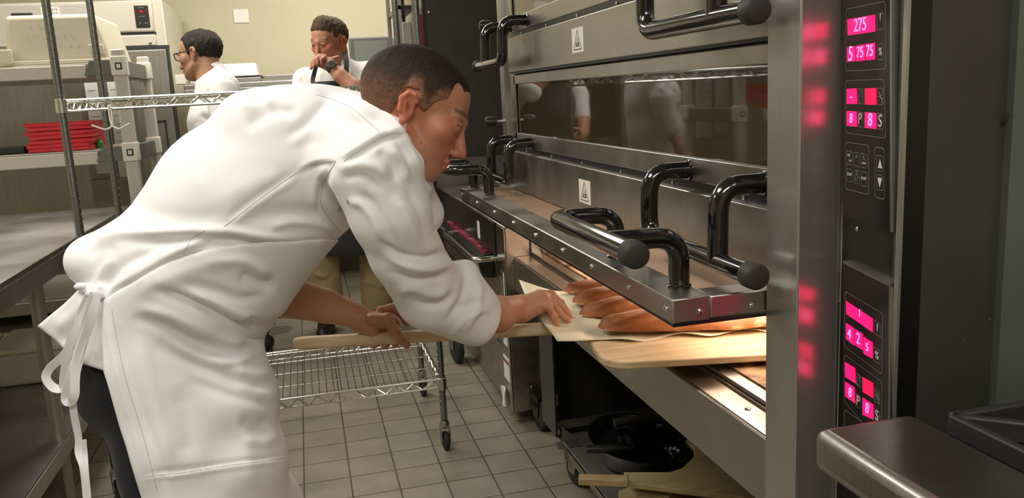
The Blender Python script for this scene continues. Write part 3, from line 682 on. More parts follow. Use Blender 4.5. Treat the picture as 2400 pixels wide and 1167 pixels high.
tc_ = thing('tall_cabinet', 'tall dark cabinet with red door gasket standing behind the low steel cabinet', 'cabinet', (1.2, 5.0, 0))
MB().box(.69, 1.7, 4.62, 5.4, .12, 2.3).build('body', STEELD, tc_)
MB().box(.70, 1.55, 4.60, 4.618, .955, 2.3).build('dark_door', DARKP, tc_, bevel=.004)
MB().box(.668, .688, 4.60, 4.64, .15, 1.73).build('door_gasket', REDD, tc_)
MB().box(.688, .70, 4.595, 4.64, .15, 2.3).build('gasket_channel', DARKV, tc_)
for z in (1.74, 1.84): m_ = MB(); m_.ball((.725, 4.597, z), .009, 6); m_.build('hinge_stud', CHROME, tc_, smooth=True)
for x_ in (.74, 1.6): caster('caster', tc_, x_, 4.7, .05, .12)
# slim trolley between the cart posts and the cabinet
tr = thing('pan_rack', 'narrow upright steel pan rack behind the wire cart posts, beside the red gasket', 'rack', (.6, 4.9, 0))
MB().box(.553, .575, 4.60, 4.63, .06, 2.3).build('upright', STEELT, tr); MB().box(.553, .575, 5.1, 5.13, .06, 2.3).build('upright', STEELT, tr)
MB().box(.640, .660, 4.60, 4.63, .06, 2.3).build('upright', DARKV, tr); MB().box(.640, .660, 5.1, 5.13, .06, 2.3).build('upright', DARKV, tr)
MB().box(.58, .635, 4.66, 4.675, .4, 1.70, 0).build('grey_panel', GREYPL, tr, bevel=.006)
for z in (.3, .75, 1.2, 1.76): MB().box(.56, .655, 4.6, 5.12, z, z+.02).build('cross_rail', DARKV, tr)
for x_ in (.565, .65): caster('caster', tr, x_, 4.62, .03, .06, .02)

# ------------------------------------------------------------------ wire cart
CXL, CXR, CY0, CY1 = -.72, .413, 2.905, 3.50
cart = thing('wire_cart', 'chrome wire shelving cart on casters behind the bending baker', 'cart', (-.15, 3.2, 0))
def zig(m, a, b, z0, z1, nseg, r):
    a = Vector(a); b = Vector(b)
    pts = []
    for i in range(nseg+1):
        t = i/nseg; p = a.lerp(b, t); pts.append(Vector((p.x, p.y, z0 if i % 2 else z1)))
    pts2 = fillet(pts, .006, 2); m.tube(pts2, r, 6)
def wire_shelf(zt, dark=False):
    zl = zt-.032; rd = .0035
    m = MB()
    for z in (zt, zl):
        m.tube([(CXL, CY0, z), (CXR, CY0, z)], rd, 8).tube([(CXL, CY1, z), (CXR, CY1, z)], rd, 8).tube([(CXL, CY0, z), (CXL, CY1, z)], rd, 8).tube([(CXR, CY0, z), (CXR, CY1, z)], rd, 8)
    m.tube([(CXL, CY0+.012, zt-.006), (CXR, CY0+.012, zt-.006)], .0025, 6).tube([(CXL, CY1-.012, zt-.006), (CXR, CY1-.012, zt-.006)], .0025, 6)
    sh = m.build('shelf_frame', CHROME, cart, smooth=40)
    m = MB()
    for (a, b, n) in (((CXL, CY0), (CXR, CY0), 33), ((CXL, CY1), (CXR, CY1), 33), ((CXL, CY0), (CXL, CY1), 14), ((CXR, CY0), (CXR, CY1), 14)): zig(m, (*a, 0), (*b, 0), zl, zt-.004, n, .003)
    m.build('truss_wire', CHROME, sh, smooth=40)
    m = MB(); n = 44
    for i in range(1, n): x = CXL+(CXR-CXL)*i/n; m.tube([(x, CY0, zt+.001), (x, CY1, zt+.001)], .0017, 5)
    for y in (CY0+.15, CY0+.30, CY0+.45): m.tube([(CXL, y, zt-.004), (CXR, y, zt-.004)], .003, 6)
    m.build('wire_deck', CHROME, sh, smooth=60)
    return sh
wire_shelf(1.343); wire_shelf(.276)
for x, y in ((CXL, CY0), (CXR, CY0), (CXL, CY1), (CXR, CY1)):
    prof = [(.006, .115)]; z = .12
    while z < 2.2:
        prof += [(.0127, z), (.0127, z+.0225), (.0118, z+.0232), (.0118, z+.0248)]; z += .0255
    m = MB().lathe((x, y, 0), (0, 0, 1), prof, 16)
    p = m.build('post', POSTM, cart, smooth=30)
    for zt in (1.343, .276): MB().lathe((x, y, zt-.040), (0, 0, 1), [(.0135, 0), (.0185, .002), (.0175, .044), (.0135, .046)], 18).build('collar', CHROME, p, smooth=40)
    caster('caster', cart, x, y, .035, .10, .022, 1.4+.3*x)
    MB().lathe((x, y, .085), (0, 0, 1), [(.012, 0), (.018, .006), (.018, .02), (.0135, .03)], 14).build('caster_stem', STEELT, cart, smooth=40)
def hook(x, y, z, flip, label):
    P = [(x, y, z+.006), (x-.004*flip, y, z+.010), (x-.008*flip, y, z+.002), (x-.008*flip, y, z-.035), (x-.003*flip, y, z-.055), (x+.015*flip, y-.005, z-.064), (x+.035*flip, y-.01, z-.056), (x+.052*flip, y-.012, z-.048)]
    o = MB().tube(catmull(P, 5), .0028, 8).build('wire_hook', CREAM, None, smooth=60)
    return tag(o, label, 'hook', 'hooks on the cart shelf')
hook(-.585, CY0-.008, 1.311, -1, 'left of the two cream wire hooks hanging from the cart shelf')
hook(-.575, CY0-.008, 1.311, 1, 'right of the two cream wire hooks hanging from the cart shelf')

# ------------------------------------------------------------------ steel table on the left
tb = thing('steel_table', 'long stainless work table with undershelf along the left edge', 'table', (-1.3, 2.5, 0))
MB().box(-1.85, -.793, .9, 4.06, .862, .88).build('table_top', STEELT, tb, bevel=.003)
MB().box(-.81, -.795, .9, 4.06, .80, .862).box(-1.84, -.80, 4.04, 4.055, .80, .862).box(-1.84, -.80, .905, .92, .80, .862).build('apron_rail', STEELD, tb, bevel=.003)
MB().box(-1.78, -.80, .95, 3.72, .292, .305).box(-.806, -.798, .95, 3.72, .255, .305).build('undershelf', STEELT, tb, bevel=.002)
for x, y in ((-.826, 2.74), (-.826, 1.0), (-.826, 3.95), (-1.78, 1.0), (-1.72, 3.12), (-1.78, 3.95)):
    MB().lathe((x, y, 0), (0, 0, 1), [(.014, 0), (.016, .01), (.016, .05), (.0215, .055), (.0215, .80)], 16).build('leg', STEELD, tb, smooth=30)
MB().lathe((-1.13, 2.95, .305), (0, 0, 1), [(.010, 0), (.008, .001)], 12).build('drain_hole', INK, tb)
def tub(name, label, x0, x1, y0, y1, z0, h, m_, group=None, tp=.012):
    o = MB().prism([(x0, y0, z0+h), (x1, y0, z0+h), (x1-tp, y0+tp, z0), (x0+tp, y0+tp, z0)], (0, .0001, 0))
    o = MB(); a = [(x0+tp, y0+tp, z0), (x1-tp, y0+tp, z0), (x1-tp, y1-tp, z0), (x0+tp, y1-tp, z0), (x0, y0, z0+h), (x1, y0, z0+h), (x1, y1, z0+h), (x0, y1, z0+h)]
    o.add(a, [(0, 3, 2, 1), (4, 5, 6, 7), (0, 1, 5, 4), (1, 2, 6, 5), (2, 3, 7, 6), (3, 0, 4, 7)])
    t = thing(name, label, 'bin', ((x0+x1)/2, (y0+y1)/2, z0), group)
    o.build('bin_body', m_, t, bevel=.018, seg=3)
    MB().box(x0-.01, x1+.01, y0-.01, y1+.01, z0+h, z0+h+.018).build('lid', CREAM, t, bevel=.006)
    return t
MILK = mat('frosted_plastic', (.62, .64, .62), .35, noise=.04, nscale=4)
tub('storage_bin', 'frosted storage bin on the table undershelf, left of the two by the leg', -1.60, -1.24, 3.30, 3.62, .306, .13, MILK, 'bins on the undershelf')
tub('storage_bin', 'frosted storage bin on the table undershelf, right one nearest the table leg', -1.20, -.90, 3.34, 3.66, .306, .13, MILK, 'bins on the undershelf')

# ------------------------------------------------------------------ plastic shelving behind the table
sv = thing('plastic_shelving', 'speckled grey plastic shelving unit behind the steel table', 'shelving', (-1.3, 4.4, 0))
SX0, SX1, SY0, SY1 = -2.15, -.765, 4.15, 4.78
for x, y in ((SX0, SY0), (SX1, SY0), (SX0, SY1), (SX1, SY1)):
    p = MB().box(x-.028, x+.028, y-.022, y+.022, 0, 1.66 if y == SY0 and False else 1.575).build('post', GREYPL, sv, bevel=.006)
    for z in (1.50, 1.115, .45):
        c_ = MB().box(x-.033, x+.033, y-.030, y+.028, z-.04, z+.045).build('shelf_clip', CREAM, p, bevel=.004)
        if y == SY0:
            MB().box(x-.014, x+.014, y-.032, y-.0295, z-.014, z+.016).box(x-.008, x+.008, y-.033, y-.0315, z-.008, z+.010, mi=1).build('clip_button', [INK, CREAM], p)
for z in (1.50, 1.115, .45):
    s_ = MB().box(SX0+.03, SX1-.14, SY0-.015, SY0+.015, z-.045, z+.012).box(SX0+.03, SX1-.03, SY1-.015, SY1+.015, z-.045, z+.012).build('beam', GREYPL, sv, bevel=.004)
    MB().prism([(SX1-.03, SY0-.016, z-.035), (SX1-.15, SY0-.016, z-.035), (SX1-.12, SY0-.016, z+.03), (SX1-.03, SY0-.016, z+.03)], (0, .03, 0)).build('beam_end', GREYPD, sv, bevel=.002)
    for x_ in (SX0, SX1): MB().box(x_-.012, x_+.012, SY0+.03, SY1-.03, z-.045, z+.03).build('side_traverse', GREYPD, sv, bevel=.004)
    m = MB().box(SX0+.03, SX1-.03, SY0+.012, SY1-.012, z+.012, z+.02)
    m.build('shelf_plate', GREYPL, sv, bevel=.003)
bn = thing('lidded_bin', 'large milky plastic bin with handwriting on top of the shelving', 'bin', (-1.02, 4.4, 1.522))
b0, b1 = -1.225, -.845; zb, zt_ = 1.53, 1.738
vs = [(b0-.01, 4.19, zb), (b1+.04, 4.19, zb), (b1+.04, 4.72, zb), (b0-.01, 4.72, zb), (b0+.012, 4.19, zt_), (b1-.005, 4.19, zt_), (b1-.005, 4.70, zt_), (b0+.012, 4.70, zt_)]
MB().add(vs, [(0, 3, 2, 1), (4, 5, 6, 7), (0, 1, 5, 4), (1, 2, 6, 5), (2, 3, 7, 6), (3, 0, 4, 7)]).build('bin_body', BINM, bn, bevel=.02, seg=4)
MB().box(b0-.05, b1+.045, 4.185, 4.74, zb-.008, zb+.012).build('bin_rim', BINM, bn, bevel=.005)
MB().box(b0-.03, b0+.03, 4.150, 4.172, zb, zb+.06).build('bin_latch', BINM, bn, bevel=.003); MB().box(b1-.04, b1+.02, 4.158, 4.178, zb+.03, zb+.07).build('bin_latch', BINM, bn, bevel=.003)
m = MB(); rg = random.Random(9)
FA = mat('faded_marker', (.36, .33, .27), .7)
for row, (zr, xs) in enumerate(((1.685, (-1.13, -1.11, -1.07, -1.03, -1.0, -.97)), (1.64, (-1.13, -1.10, -1.06, -1.02, -.98, -.95)), (1.595, (-1.03, -1.0, -.96, -.93)))):
    for x in xs:
        q = 4.190-(1.738-zr)*.096-.001
        p_ = [(x+rg.uniform(-.01, .012), q-.0005, zr+rg.uniform(-.014, .014)) for _ in range(rg.choice((2, 3, 3)))]
        MB().tube(p_, .0011, 5).build('handwriting', FA, bn)
# red lids stacked
m = None
zl_ = 1.137; k = 0
LBL = ['bottom', 'second from the bottom', 'third from the bottom', 'fourth from the bottom', 'fifth from the bottom', 'sixth from the bottom', 'topmost']
lid0 = None
def mk_lid():
    m = MB(); x0, x1, y0, y1 = -.132, .132, -.17, .17
    m.box(x0, x1, y0, y1, 0, .0135).box(x0-.0015, x1+.0015, y0-.002, y1+.002, .0135, .0175)
    return m.build('red_lid', REDM, None, bevel=.003)
z = zl_
for k in range(7):
    o = mk_lid() if k == 0 else lid0.copy()
    if k == 0: lid0 = o
    else: COL.objects.link(o)
    rg2 = random.Random(k+3)
    o.location = (-1.068+rg2.uniform(-.006, .006), 4.36, z); o.rotation_euler = (0, 0, rg2.uniform(-.05, .06)); z += .0180+(.0025 if k in (2, 4) else 0)
    tag(o, 'red plastic lid on the shelving, %s of the stack of seven' % LBL[k], 'lid', 'red lids on the lower shelf')
bk = MB().box(-1.38, -1.225, 4.22, 4.5, zl_, zl_+.03).build('folded_black_mat', INK, None, bevel=.004); tag(bk, 'flat black folded item beside the red lids on the lower shelf', 'mat')
gb = MB().lathe((-.925, 4.30, zl_), (0, 0, 1), [(.014, 0), (.016, .004), (.016, .025), (.007, .035), (.007, .045)], 14).build('green_bottle', GREEN, None, smooth=40); tag(gb, 'tiny green bottle to the right of the red lids', 'bottle')
for i, (x0, x1, lab) in enumerate(((-1.08, -.99, 'left one of the two white paper sheets standing behind the plastic shelving'), (-.97, -.865, 'right one of the two white paper sheets standing behind the plastic shelving'))):
    o = MB().box(x0, x1, 4.86, 4.87, .95 if i else .98, 1.50).build('paper_pad', PAPW, None)
    tag(o, lab, 'paper', 'white sheets behind the shelving')
    m_ = MB(); rg = random.Random(i)
    for r in range(9): m_.box(x0+.012, x1-rg.uniform(.015, .05), 4.8590, 4.8598, 1.46-.045*r, 1.4625-.045*r)
    m_.build('ruled_lines', LINEG, o)
st_ = thing('easel_board', 'thin steel stand holding the white sheets behind the shelving', 'stand', (-.98, 4.9, 0)); MB().box(-1.12, -.85, 4.885, 4.90, .0, 1.48).build('board', STEELD, st_); MB().box(-1.12, -.85, 4.84, 4.885, .938, .948).build('ledge', STEELD, st_)

# ------------------------------------------------------------------ refrigerator
fr = thing('refrigerator', 'pale two-door reach-in refrigerator with a red temperature display', 'refrigerator', (-1.6, 5.9, 0))
MB().box(-2.55, -.736, 5.52, 6.35, .14, 1.945).build('cabinet', FRIDGE, fr, bevel=.006)
g = MB().box(-1.135, -.795, 5.500, 5.52, 1.76, 1.945).build('top_panel', FRIDGE, fr, bevel=.01)
MB().box(-1.135, -.795, 5.505, 5.52, 1.680, 1.745).build('lower_panel', FRIDGE, fr, bevel=.006)
MB().box(-1.14, -.79, 5.515, 5.522, 1.745, 1.76).box(-1.14, -.725, 5.505, 5.522, 1.66, 1.68).build('gap_strip', INK, fr)
MB().box(-2.5, -1.15, 5.50, 5.52, 1.70, 1.93).build('vent_panel', GREYPL, fr, bevel=.004)
sl = MB()
for k in range(3): sl.box(-2.4, -1.36, 5.497, 5.50, 1.75+.05*k, 1.77+.05*k)
MB().box(-1.14, -.742, 5.47, 5.52, .20, 1.655).build('door', FRDOOR, fr, bevel=.006)
MB().box(-1.155, -1.143, 5.49, 5.52, .20, 1.68).box(-.742, -.728, 5.475, 5.525, .20, 1.668).build('door_seal', INK, fr)
MB().box(-2.5, -1.16, 5.47, 5.52, .20, 1.66).build('door', FRDOOR, fr, bevel=.006)
MB().box(-.875, -.79, 5.462, 5.47, 1.228, 1.236).box(-.80, -.79, 5.462, 5.47, .98, 1.236).build('door_handle', INK, fr)
dsp = MB().box(-.893, -.815, 5.492, 5.50, 1.785, 1.912).build('display_unit', BLK, fr, bevel=.003)
MB().box(-.887, -.821, 5.490, 5.492, 1.868, 1.885).build('red_display', mat('display_red', (.1, .0, .01), .3), dsp)
text_mesh('31', .016, mat('red_digits', (.4, 0, .02), .4, emit=(1, .02, .06), estr=3), 'display_digits', (-.854, 5.4898, 1.8765), (1, 0, 0), (0, 0, 1), dsp)
text_mesh('THERMO', .010, LINEG, 'display_lettering', (-.854, 5.4915, 1.899), (1, 0, 0), (0, 0, 1), dsp); text_mesh('DEFROST', .009, LINEG, 'display_lettering', (-.854, 5.4915, 1.848), (1, 0, 0), (0, 0, 1), dsp)
for x_ in (-.868, -.84, -.828): MB().box(x_-.004, x_+.004, 5.4905, 5.492, 1.808, 1.812).build('display_button', LINEG, dsp)
MB().lathe((-.828, 5.504, 1.696), (0, -1, 0), [(.009, 0), (.009, .005), (.006, .007)], 14).build('key_lock', STEELT, fr, smooth=40)
sg = MB().box(-1.395, -1.295, 5.493, 5.50, 1.845, 1.915).build('maker_sign', WHITE, fr)
text_mesh('RUN-RITE', .019, LINEG, 'sign_lettering', (-1.345, 5.4925, 1.900), (1, 0, 0), (0, 0, 1), sg); text_mesh('REFRIGERATION', .0105, LINEG, 'sign_lettering', (-1.345, 5.4925, 1.880), (1, 0, 0), (0, 0, 1), sg)
MB().box(-1.55, -1.44, 5.48, 5.50, 1.84, 1.885).build('latch_bracket', INK, fr, bevel=.004)
for x_ in (-2.45, -.82): 
    for y_ in (5.6, 6.25): MB().lathe((x_, y_, 0), (0, 0, 1), [(.03, 0), (.03, .02), (.02, .03), (.02, .14)], 14).build('foot', STEELD, fr, smooth=40)

# ------------------------------------------------------------------ back counter
ct = thing('back_counter', 'tall stainless counter against the back wall behind the two chefs', 'counter', (.3, 5.7, 0))
MB().box(-.66, 1.55, 5.42, 6.2, 1.405, 1.44).box(-.66, 1.55, 5.42, 5.44, 1.36, 1.41).build('counter_top', STEELT, ct, bevel=.006)
MB().box(-.19, 1.55, 5.44, 5.50, 1.44, 1.475).build('raised_rail', STEELT, ct, bevel=.004)
for x in (-.60, .04, .8, 1.5):
    for y in (5.48, 6.12): MB().lathe((x, y, 0), (0, 0, 1), [(.02, 0), (.02, 1.405)], 12).build('leg', STEELD, ct, smooth=40)
MB().box(-.62, 1.52, 5.6, 5.62, .95, 1.36).build('back_brace', DARKV, ct)
def slabthing(name, label, cat, x0, x1, y0, y1, z0, z1, m_, bev=.004, group=None):
    o = MB().box(x0, x1, y0, y1, z0, z1).build(name, m_, None, bevel=bev); return tag(o, label, cat, group)
gp = thing('griddle_press', 'cream lidded press lying on the back counter between the two chefs', 'appliance', (-.33, 5.7, 1.44))
MB().prism([(-.50, 5.46, 1.475), (-.225, 5.46, 1.475), (-.235, 5.50, 1.555), (-.49, 5.50, 1.555)], (0, .35, 0)).build('lid', CREAM, gp, bevel=.008)
MB().box(-.50, -.205, 5.45, 5.82, 1.465, 1.476).build('gap', INK, gp); MB().box(-.505, -.21, 5.445, 5.82, 1.442, 1.466).build('base', STEELT, gp, bevel=.003)
slabthing('cream_box', 'small cream box on the counter, nearest the refrigerator', 'box', -.735+.03, -.645, 5.43, 5.50, 1.442, 1.50, CREAM, group='cream boxes beside the refrigerator')
slabthing('cream_box', 'wider cream box on the counter, in front of the face of the man in glasses', 'box', -.62, -.53, 5.43, 5.52, 1.442, 1.487, CREAM, group='cream boxes beside the refrigerator')
mn = thing('monitor', 'grey flat monitor on the back counter behind the man with the watch', 'monitor', (.47, 5.6, 1.44))
MB().box(.345, .62, 5.53, 5.57, 1.475, 1.69).build('bezel', GREYPD, mn, bevel=.012, seg=3)
MB().box(.377, .588, 5.527, 5.531, 1.505, 1.665).build('screen', mat('monitor_screen', (.20, .215, .19), .3), mn)
MB().box(.44, .51, 5.57, 5.60, 1.442, 1.60).box(.40, .55, 5.52, 5.67, 1.441, 1.452).build('stand', GREYPD, mn)
slabthing('small_device', 'small brown device to the right of the grey monitor', 'device', .625, .68, 5.5, 5.54, 1.44, 1.675, GREYPD)
pl_ = MB().box(-.393, -.288, YB-.008, YB, 1.88, 1.975).build('blank_plate', WALLPL, None, bevel=.003); tag(pl_, 'square white blank plate mounted on the back wall', 'wall plate')
dr = MB().lathe((-.234, 4.90, 0), (0, 0, 1), [(.075, .0), (.075, .003), (.06, .004)], 28).build('floor_drain', STEELD, None, smooth=40); tag(dr, 'round metal drain cover set in the tiled floor', 'drain')

# ------------------------------------------------------------------ range at the lower right
rn = thing('range', 'stainless range corner with a black grate at the lower right', 'range', (.9, .2, 0))
RZ = .90; RX = .541; RY = .802
MB().box(RX, RX+.135, -1.2, RY, RZ-.052, RZ).build('front_rail', STEELT, rn, bevel=.014, seg=4)
MB().box(RX+.135, 1.6, -1.2, RY-.02, RZ-.05, RZ-.022).build('cooktop', BLK, rn)
MB().box(RX+.05, 1.6, -1.2, RY-.02, .12, RZ-.05).build('body', DARKV, rn)
for x_ in (.65, 1.5):
    for y_ in (-1.1, .7): MB().lathe((x_, y_, 0), (0, 0, 1), [(.025, 0), (.025, .12)], 12).build('foot', STEELD, rn)
m = MB()
def gr(a, b, w_=.012, h0=RZ-.022, h1=RZ+.004):
    a = Vector((*a, h0)); b = Vector((*b, h0)); d_ = (b-a).normalized(); n_ = Vector((-d_.y, d_.x, 0))*w_/2
    m.prism([a-n_, b-n_, b+n_, a+n_], (0, 0, h1-h0))
gx0, gx1, gy0, gy1 = RX+.165, RX+.50, .42, RY-.03
for a, b in (((gx0, gy0), (gx1, gy0)), ((gx1, gy0), (gx1, gy1)), ((gx1, gy1), (gx0, gy1)), ((gx0, gy1), (gx0, gy0)), ((gx0, gy1), (gx0+.13, gy1-.11)), ((gx1, gy1), (gx1-.13, gy1-.11)), ((gx0, gy0), (gx0+.13, gy0+.11)), ((gx1, gy0), (gx1-.13, gy0+.11)), (((gx0+gx1)/2, gy1), ((gx0+gx1)/2, gy1-.10)), ((gx0, (gy0+gy1)/2), (gx0+.1, (gy0+gy1)/2))): gr(a, b)
m.build('grate', INK, rn, bevel=.003)

# ------------------------------------------------------------------ figures: signed-distance modelling
def V3(p): return np.array(p, dtype=np.float64)
def Q(u, v, dep): return np.array([(u-CX)/F*dep, -(v-CY)/F*dep, -dep])       # metric, rotated frame (right, up, back)
def Wf(x, y, z): return R.T @ (np.array([x, y, z], float)-CAMP)
def nrm(v): v = V3(v); return v/np.linalg.norm(v)
class Fld:
    def __init__(s, lo, hi, h):
        s.lo = V3(lo); s.h = h; s.n = np.ceil((V3(hi)-s.lo)/h).astype(int)+1
        s.f = np.full(s.n, 1.0, np.float32)
        s.ax = [(s.lo[i]+h*np.arange(s.n[i])).astype(np.float32) for i in range(3)]
    def sub(s, lo, hi):
        a = np.clip(np.floor((V3(lo)-s.lo)/s.h).astype(int), 0, s.n); b = np.clip(np.ceil((V3(hi)-s.lo)/s.h).astype(int)+1, 0, s.n)
        sl = tuple(slice(a[i], b[i]) for i in range(3))
        return sl, s.ax[0][sl[0]][:, None, None], s.ax[1][sl[1]][None, :, None], s.ax[2][sl[2]][None, None, :]
    def put(s, sl, d, k, op='add'):
        if d.size == 0: return
        o = s.f[sl]
        if op == 'add':
            if k > 0:
                h = np.maximum(k-np.abs(o-d), 0)/k; s.f[sl] = np.minimum(o, d)-h*h*k*.25
            else: s.f[sl] = np.minimum(o, d)
        else:
            d = -d
            if k > 0:
                h = np.maximum(k-np.abs(o-d), 0)/k; s.f[sl] = np.maximum(o, d)+h*h*k*.25
            else: s.f[sl] = np.maximum(o, d)
    def rc(s, a, b, ra, rb, k=.01, op='add', sq=None):
        a = V3(a); b = V3(b); m = max(ra, rb)*(max(1, sq[1]) if sq else 1)+k+2*s.h
        sl, X, Y, Z = s.sub(np.minimum(a, b)-m, np.maximum(a, b)+m)
        px, py, pz = X-a[0], Y-a[1], Z-a[2]; ba = b-a
        if sq:
            w_ = nrm(sq[0]); c = (px*w_[0]+py*w_[1]+pz*w_[2])*(1/sq[1]-1)
            px, py, pz = px+c*w_[0], py+c*w_[1], pz+c*w_[2]; ba = ba+w_*ba.dot(w_)*(1/sq[1]-1)
        L2 = max(ba.dot(ba), 1e-9)
        t = np.clip((px*ba[0]+py*ba[1]+pz*ba[2])/L2, 0, 1)
        d = np.sqrt((px-ba[0]*t)**2+(py-ba[1]*t)**2+(pz-ba[2]*t)**2)-(ra+(rb-ra)*t)
        s.put(sl, d.astype(np.float32), k, op); return s
    def chain(s, pts, rad, k=.01, sq=None, op='add'):
        for i in range(len(pts)-1): s.rc(pts[i], pts[i+1], rad[i], rad[i+1], k, op, sq)
        return s
    def ell(s, c, r, M=None, k=.01, op='add'):
        c = V3(c); r = V3(r); M = np.eye(3) if M is None else M; m = r.max()+k+2*s.h
        sl, X, Y, Z = s.sub(c-m, c+m); x, y, z = X-c[0], Y-c[1], Z-c[2]
        q = [(x*M[i][0]+y*M[i][1]+z*M[i][2]) for i in range(3)]
        k0 = np.sqrt(sum((q[i]/r[i])**2 for i in range(3)))+1e-6; k1 = np.sqrt(sum((q[i]/r[i]**2)**2 for i in range(3)))+1e-6
        s.put(sl, (k0*(k0-1)/k1).astype(np.float32), k, op); return s
    def plane(s, p, n, k=0.0, lo=None, hi=None):
        """keep the side where (x-p).n < 0"""
        p = V3(p); n = nrm(n)
        sl, X, Y, Z = s.sub(s.lo-1 if lo is None else lo, s.lo+100 if hi is None else hi)
        d = -((X-p[0])*n[0]+(Y-p[1])*n[1]+(Z-p[2])*n[2]); s.put(sl, d.astype(np.float32), k, 'cut'); return s
    def fn(s, g, op='add', k=0.0):
        sl, X, Y, Z = s.sub(s.lo-1, s.lo+100); s.put(sl, np.broadcast_to(g(X, Y, Z), s.f.shape).astype(np.float32), k, op); return s
    def mesh(s, smooth=2):
        f = s.f; n = np.array(f.shape); ins = f < 0
        c = np.zeros(n-1, np.int8)
        for i in (0, 1):
            for j in (0, 1):
                for k in (0, 1): c += ins[i:n[0]-1+i, j:n[1]-1+j, k:n[2]-1+k]
        act = (c > 0) & (c < 8); I = np.argwhere(act); idx = np.full(n-1, -1, np.int64); idx[act] = np.arange(len(I))
        P = np.zeros((len(I), 3)); cnt = np.zeros(len(I))
        cor = [(0, 0, 0), (1, 0, 0), (0, 1, 0), (1, 1, 0), (0, 0, 1), (1, 0, 1), (0, 1, 1), (1, 1, 1)]
        val = [f[I[:, 0]+a, I[:, 1]+b, I[:, 2]+cc].astype(float) for a, b, cc in cor]
        for e0, e1 in ((0, 1), (2, 3), (4, 5), (6, 7), (0, 2), (1, 3), (4, 6), (5, 7), (0, 4), (1, 5), (2, 6), (3, 7)):
            v0, v1 = val[e0], val[e1]; m_ = (v0 < 0) != (v1 < 0); t = np.where(m_, v0/(v0-v1+1e-12), 0)
            p0 = np.array(cor[e0]); p1 = np.array(cor[e1])
            P[m_] += p0+(p1-p0)*t[m_, None]; cnt[m_] += 1
        P = P/np.maximum(cnt, 1)[:, None]+I; P = P*s.h+s.lo
        quads = []
        for ax in range(3):
            a = [slice(None)]*3; b = [slice(None)]*3; a[ax] = slice(0, n[ax]-1); b[ax] = slice(1, n[ax])
            i0, i1 = ins[tuple(a)], ins[tuple(b)]; E_ = np.argwhere(i0 != i1); sg_ = i0[E_[:, 0], E_[:, 1], E_[:, 2]]
            o1, o2 = (ax+1) % 3, (ax+2) % 3; ok = (E_[:, o1] > 0) & (E_[:, o2] > 0) & (E_[:, o1] < n[o1]-1) & (E_[:, o2] < n[o2]-1)
            E_ = E_[ok]; sg_ = sg_[ok]; q = []
            for d1, d2 in ((-1, -1), (0, -1), (0, 0), (-1, 0)):
                w_ = E_.copy(); w_[:, o1] += d1; w_[:, o2] += d2; q.append(idx[w_[:, 0], w_[:, 1], w_[:, 2]])
            q = np.stack(q, 1); q[~sg_] = q[~sg_][:, ::-1]; quads.append(q)
        Fc = np.concatenate(quads)
        for _ in range(smooth): P = lap(P, Fc, .5)
        return P, Fc
def lap(P, Fc, a):
    acc = np.zeros_like(P); ct = np.zeros(len(P))
    for i in range(4):
        for j in ((i+1) % 4, (i-1) % 4):
            for c in range(3): acc[:, c] += np.bincount(Fc[:, i], P[Fc[:, j], c], len(P))
            ct += np.bincount(Fc[:, i], minlength=len(P))
    return P*(1-a)+acc/np.maximum(ct, 1)[:, None]*a
def normals(P, Fc):
    n = np.cross(P[Fc[:, 2]]-P[Fc[:, 0]], P[Fc[:, 3]]-P[Fc[:, 1]]); N = np.zeros_like(P)
    for i in range(4):
        for c in range(3): N[:, c] += np.bincount(Fc[:, i], n[:, c], len(P))
    return N/(np.linalg.norm(N, axis=1)[:, None]+1e-12)
def vnoise(P, sc, seed=0):
    """smooth value noise"""
    q = P*sc+seed*17.3; i = np.floor(q).astype(int); f = q-i; f = f*f*(3-2*f)
    def h(a, b, c): x = np.sin(a*127.1+b*311.7+c*74.7+seed*13.1)*43758.5453; return x-np.floor(x)
    r = 0
    for dx in (0, 1):
        for dy in (0, 1):
            for dz in (0, 1):
                w_ = (f[:, 0] if dx else 1-f[:, 0])*(f[:, 1] if dy else 1-f[:, 1])*(f[:, 2] if dz else 1-f[:, 2]); r = r+w_*h(i[:, 0]+dx, i[:, 1]+dy, i[:, 2]+dz)
    return r*2-1
def to_obj(name, parts, m, parent=None, origin=None, colors=None):
    """parts: list of (P in rotated frame, quads)"""
    Ps = []; Fs = []; o = 0
    for P, Fc in parts: Ps.append(P); Fs.append(Fc+o); o += len(P)
    P = np.concatenate(Ps) @ R.T + CAMP; Fc = np.concatenate(Fs)
    # R maps rotated frame -> world: world = R @ p
    org = np.zeros(3) if origin is None else np.array(origin, float); P = P-org
    me = bpy.data.meshes.new(name); me.vertices.add(len(P)); me.vertices.foreach_set('co', P.astype(np.float32).ravel())
    me.loops.add(len(Fc)*4); me.loops.foreach_set('vertex_index', Fc.astype(np.int32).ravel())
    me.polygons.add(len(Fc)); me.polygons.foreach_set('loop_start', np.arange(0, len(Fc)*4, 4, dtype=np.int32))
    me.polygons.foreach_set('use_smooth', np.ones(len(Fc), bool)); me.update(calc_edges=True); me.validate()
    me.materials.append(m)
    if colors is not None:
        c = np.concatenate(colors); ca = me.color_attributes.new('Col', 'FLOAT_COLOR', 'POINT')
        ca.data.foreach_set('color', np.concatenate([c, np.ones((len(c), 1))], 1).astype(np.float32).ravel())
    ob = bpy.data.objects.new(name, me); COL.objects.link(ob); ob.location = org
    if parent is not None: setp(ob, parent)
    return ob
def px_of(P): d = -P[:, 2]; return CX+F*P[:, 0]/d, CY-F*P[:, 1]/d
